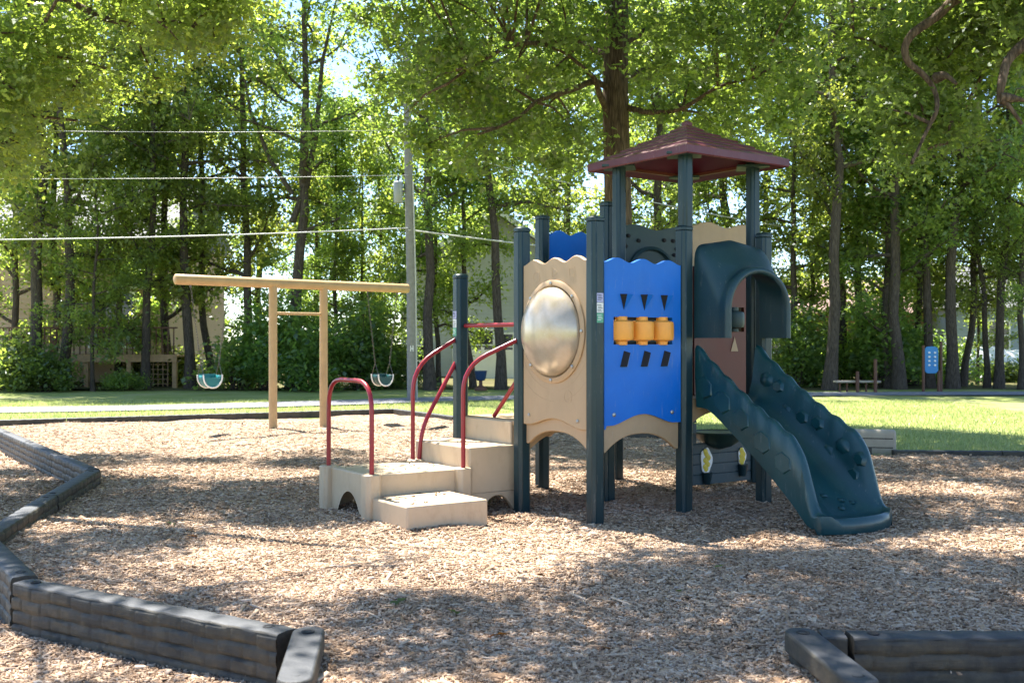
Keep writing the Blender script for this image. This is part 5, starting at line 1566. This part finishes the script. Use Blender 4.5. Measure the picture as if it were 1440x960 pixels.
# reddish brick house deep in the trees on the right
BH = root('brick_house', (18, 56, 0), 'low reddish brick house half hidden in the woods on the right', 'house')
M['bricks'] = plastic('brick_wall', (.30, .13, .085), .8, .3, 14, .06)
M['pinkroof'] = plastic('pink_roof', (.30, .19, .165), .8, .15, 8, .04)
mb = MB(); mb.box((17.5, 60, 1.5), (14, 7, 3.0)); mb.build('wall', M['bricks'], BH, smooth=0)
mb = MB(); mb.prism([(-4.0, 0), (4.0, 0), (0, 2.0)], (10.0, 60, 3.0), (0, 1, 0), (0, 0, 1), 15); mb.build('roof', M['pinkroof'], BH, smooth=0)
for x in (13.5, 17, 21): window(BH, (x, 56.48, 1.6), 1.2, 1.3, (1, 0, 0), (0, -1, 0))
# grey-blue house behind the covered boat
NH = root('blue_grey_house', (23, 54, 0), 'blue-grey house behind the white covered boat at the right edge', 'house')
M['bluegrey'] = plastic('blue_grey_siding', (.28, .34, .38), .6, .08, 3, .02)
mb = MB(); mb.box((26.5, 57, 1.6), (8.5, 6, 3.2)); siding(mb, 22.25, 30.75, 53.99, 0, 3.2); mb.build('wall', M['bluegrey'], NH, smooth=0)
mb = MB(); mb.prism([(-3.6, 0), (3.6, 0), (0, 2.4)], (21.8, 57, 3.2), (0, 1, 0), (0, 0, 1), 9.4); mb.build('roof', M['shingle'], NH, smooth=0)
window(NH, (24.6, 53.96, 1.8), 1.0, 1.4, (1, 0, 0), (0, -1, 0)); window(NH, (27.4, 53.96, 1.8), 1.0, 1.4, (1, 0, 0), (0, -1, 0))
# white covered boat on a trailer
BT = root('covered_boat', (19.2, 42.5, 0), 'boat under a lumpy white cover on a trailer behind the trees on the right', 'boat')
def bsec(x):
    t = (x + 2.2) / 4.4; w_ = .85 * math.sin(math.pi * min(1, .16 + .6 * t)) ** .6; top = 1.05 + .28 * math.exp(-((t - .42) / .16) ** 2) + .14 * math.exp(-((t - .8) / .18) ** 2)
    return w_, top - .25 * max(0, t - .88) * 4
mb = MB(); vs = []; fs = []; nxs = 30; m = 15
for i in range(nxs + 1):
    x = -2.2 + 4.4 * i / nxs; w_, top = bsec(x)
    for k in range(m):
        a = math.pi * k / (m - 1); vs.append((19.3 + x, 42.5 + w_ * math.cos(a), .52 + (top - .52) * math.sin(a) ** .7 + .015 * math.sin(x * 9 + k)))
for i in range(nxs):
    for k in range(m - 1): fs.append((i * m + k, i * m + k + 1, (i + 1) * m + k + 1, (i + 1) * m + k))
fs.append(tuple(range(m))); fs.append(tuple(nxs * m + k for k in range(m))); mb.add(vs, fs); mb.build('cover', M['carpaint'], BT, smooth=60)
mb = MB(); mb.prism([(-2.1, .52), (2.1, .52), (2.0, .34), (1.3, .22), (-1.9, .22)], (19.3, 43.2, 0), (1, 0, 0), (0, 0, 1), 1.4); mb.build('hull', M['vinyl'], BT, smooth=0, bevel=.03)
mb = MB(); mb.box((19.1, 42.5, .2), (4.6, .9, .08)); mb.build('trailer', M['chain'], BT, smooth=0)
for y in (41.85, 43.15):
    mb = MB(); mb.lathe((19.6, y - .09, .28), [(.14, 0), (.28, .01), (.28, .17), (.14, .18)], 20, (0, 1, 0)); mb.build('wheel', M['tyre'], BT, smooth=40)

# ------------------------------------------------------------------ fitness bench and climbing board by the path
fb = gnd(1205, 551)
FB = root('fitness_bench', tuple(fb), 'long low grey sit-up bench with brown posts by the wood edge', 'fitness station')
D = fb.y; X = lambda px: (px - 720) / FP * D
mb = MB(); mb.box((X(1205), D, .31), (X(1236) - X(1173), .32, .06)); mb.build('bench_top', M['block'], FB, bevel=.015)
for px in (1181, 1191, 1218): mb = MB(); mb.tube([(X(px), D, -.1), (X(px), D, .3)], .03, 8); mb.build('leg', M['fitwood'], FB)
for px, h in ((1202, .62), (1227, .98)): mb = MB(); mb.tube([(X(px), D - .25, -.1), (X(px), D - .25, h)], .05, 10); mb.build('post', M['fitwood'], FB)
cb = gnd(1312, 550)
CB = root('climbing_board', tuple(cb), 'blue board with pale hand holds between brown posts by the wood edge', 'fitness station')
D = cb.y
z0_ = CH - (525 - 480) / FP * D; z1_ = CH - (487 - 480) / FP * D
mb = MB(); hw = (X(1319) - X(1300)) / 2; hh = (z1_ - z0_) / 2; r_ = .12
poly = []
for cx, cz, a0 in ((hw - r_, hh - r_, 0), (-hw + r_, hh - r_, 90), (-hw + r_, -hh + r_, 180), (hw - r_, -hh + r_, 270)):
    for k in range(5): a = R(a0 + 90 * k / 4); poly.append((cx + r_ * math.cos(a), cz + r_ * math.sin(a)))
cc = Vector((X(1309.5), D, (z0_ + z1_) / 2)); mb.prism(poly, cc + Vector((0, .03, 0)), (1, 0, 0), Zv, .06); bdo = mb.build('board', M['fitblue'], CB, bevel=.012)
mb = MB()
for i in range(2):
    for k in range(4): mb.lathe(cc + Vector((-.07 + .17 * i, -.03, .22 - .125 * k)), [(.035, 0), (.03, .025), (.012, .035)], 9, (0, -1, 0))
build_each(mb, 'hand_hold', M['white'], bdo)
for px, h in ((1298.5, 1.38), (1320, .62), (1326, 1.5)): mb = MB(); mb.tube([(X(px), D + (.0 if px < 1322 else .15), -.1), (X(px), D + (.0 if px < 1322 else .15), h)], .045, 10); mb.build('post', M['fitwood'], CB)

# loose leaves lying on the mulch
gq = np.random.default_rng(12)
for k in range(9):
    px, py = ((270, 760), (1010, 808), (700, 905), (560, 860), (300, 775), (955, 842), (640, 870), (240, 742), (850, 915))[k]
    p = gnd(px, py); z = float(mulch_h(np.array([p.x]), np.array([p.y]))[0]) + .02
    me = np_mesh('fallen_leaf', lobed(np.array([[0., 0., 0.]]), .10, gq, 3.0), 8, LF, M['orange'] if k in (0, 2, 8) else M['leafB'])
    o = bpy.data.objects.new('fallen_leaf', me); COL.objects.link(o); o.location = (p.x, p.y, z)
    tag(o, 'small orange-brown leaf lying on the wood chips' if k in (0, 2, 8) else 'small green oak leaf lying on the wood chips', 'leaf', 'leaves lying on the mulch')
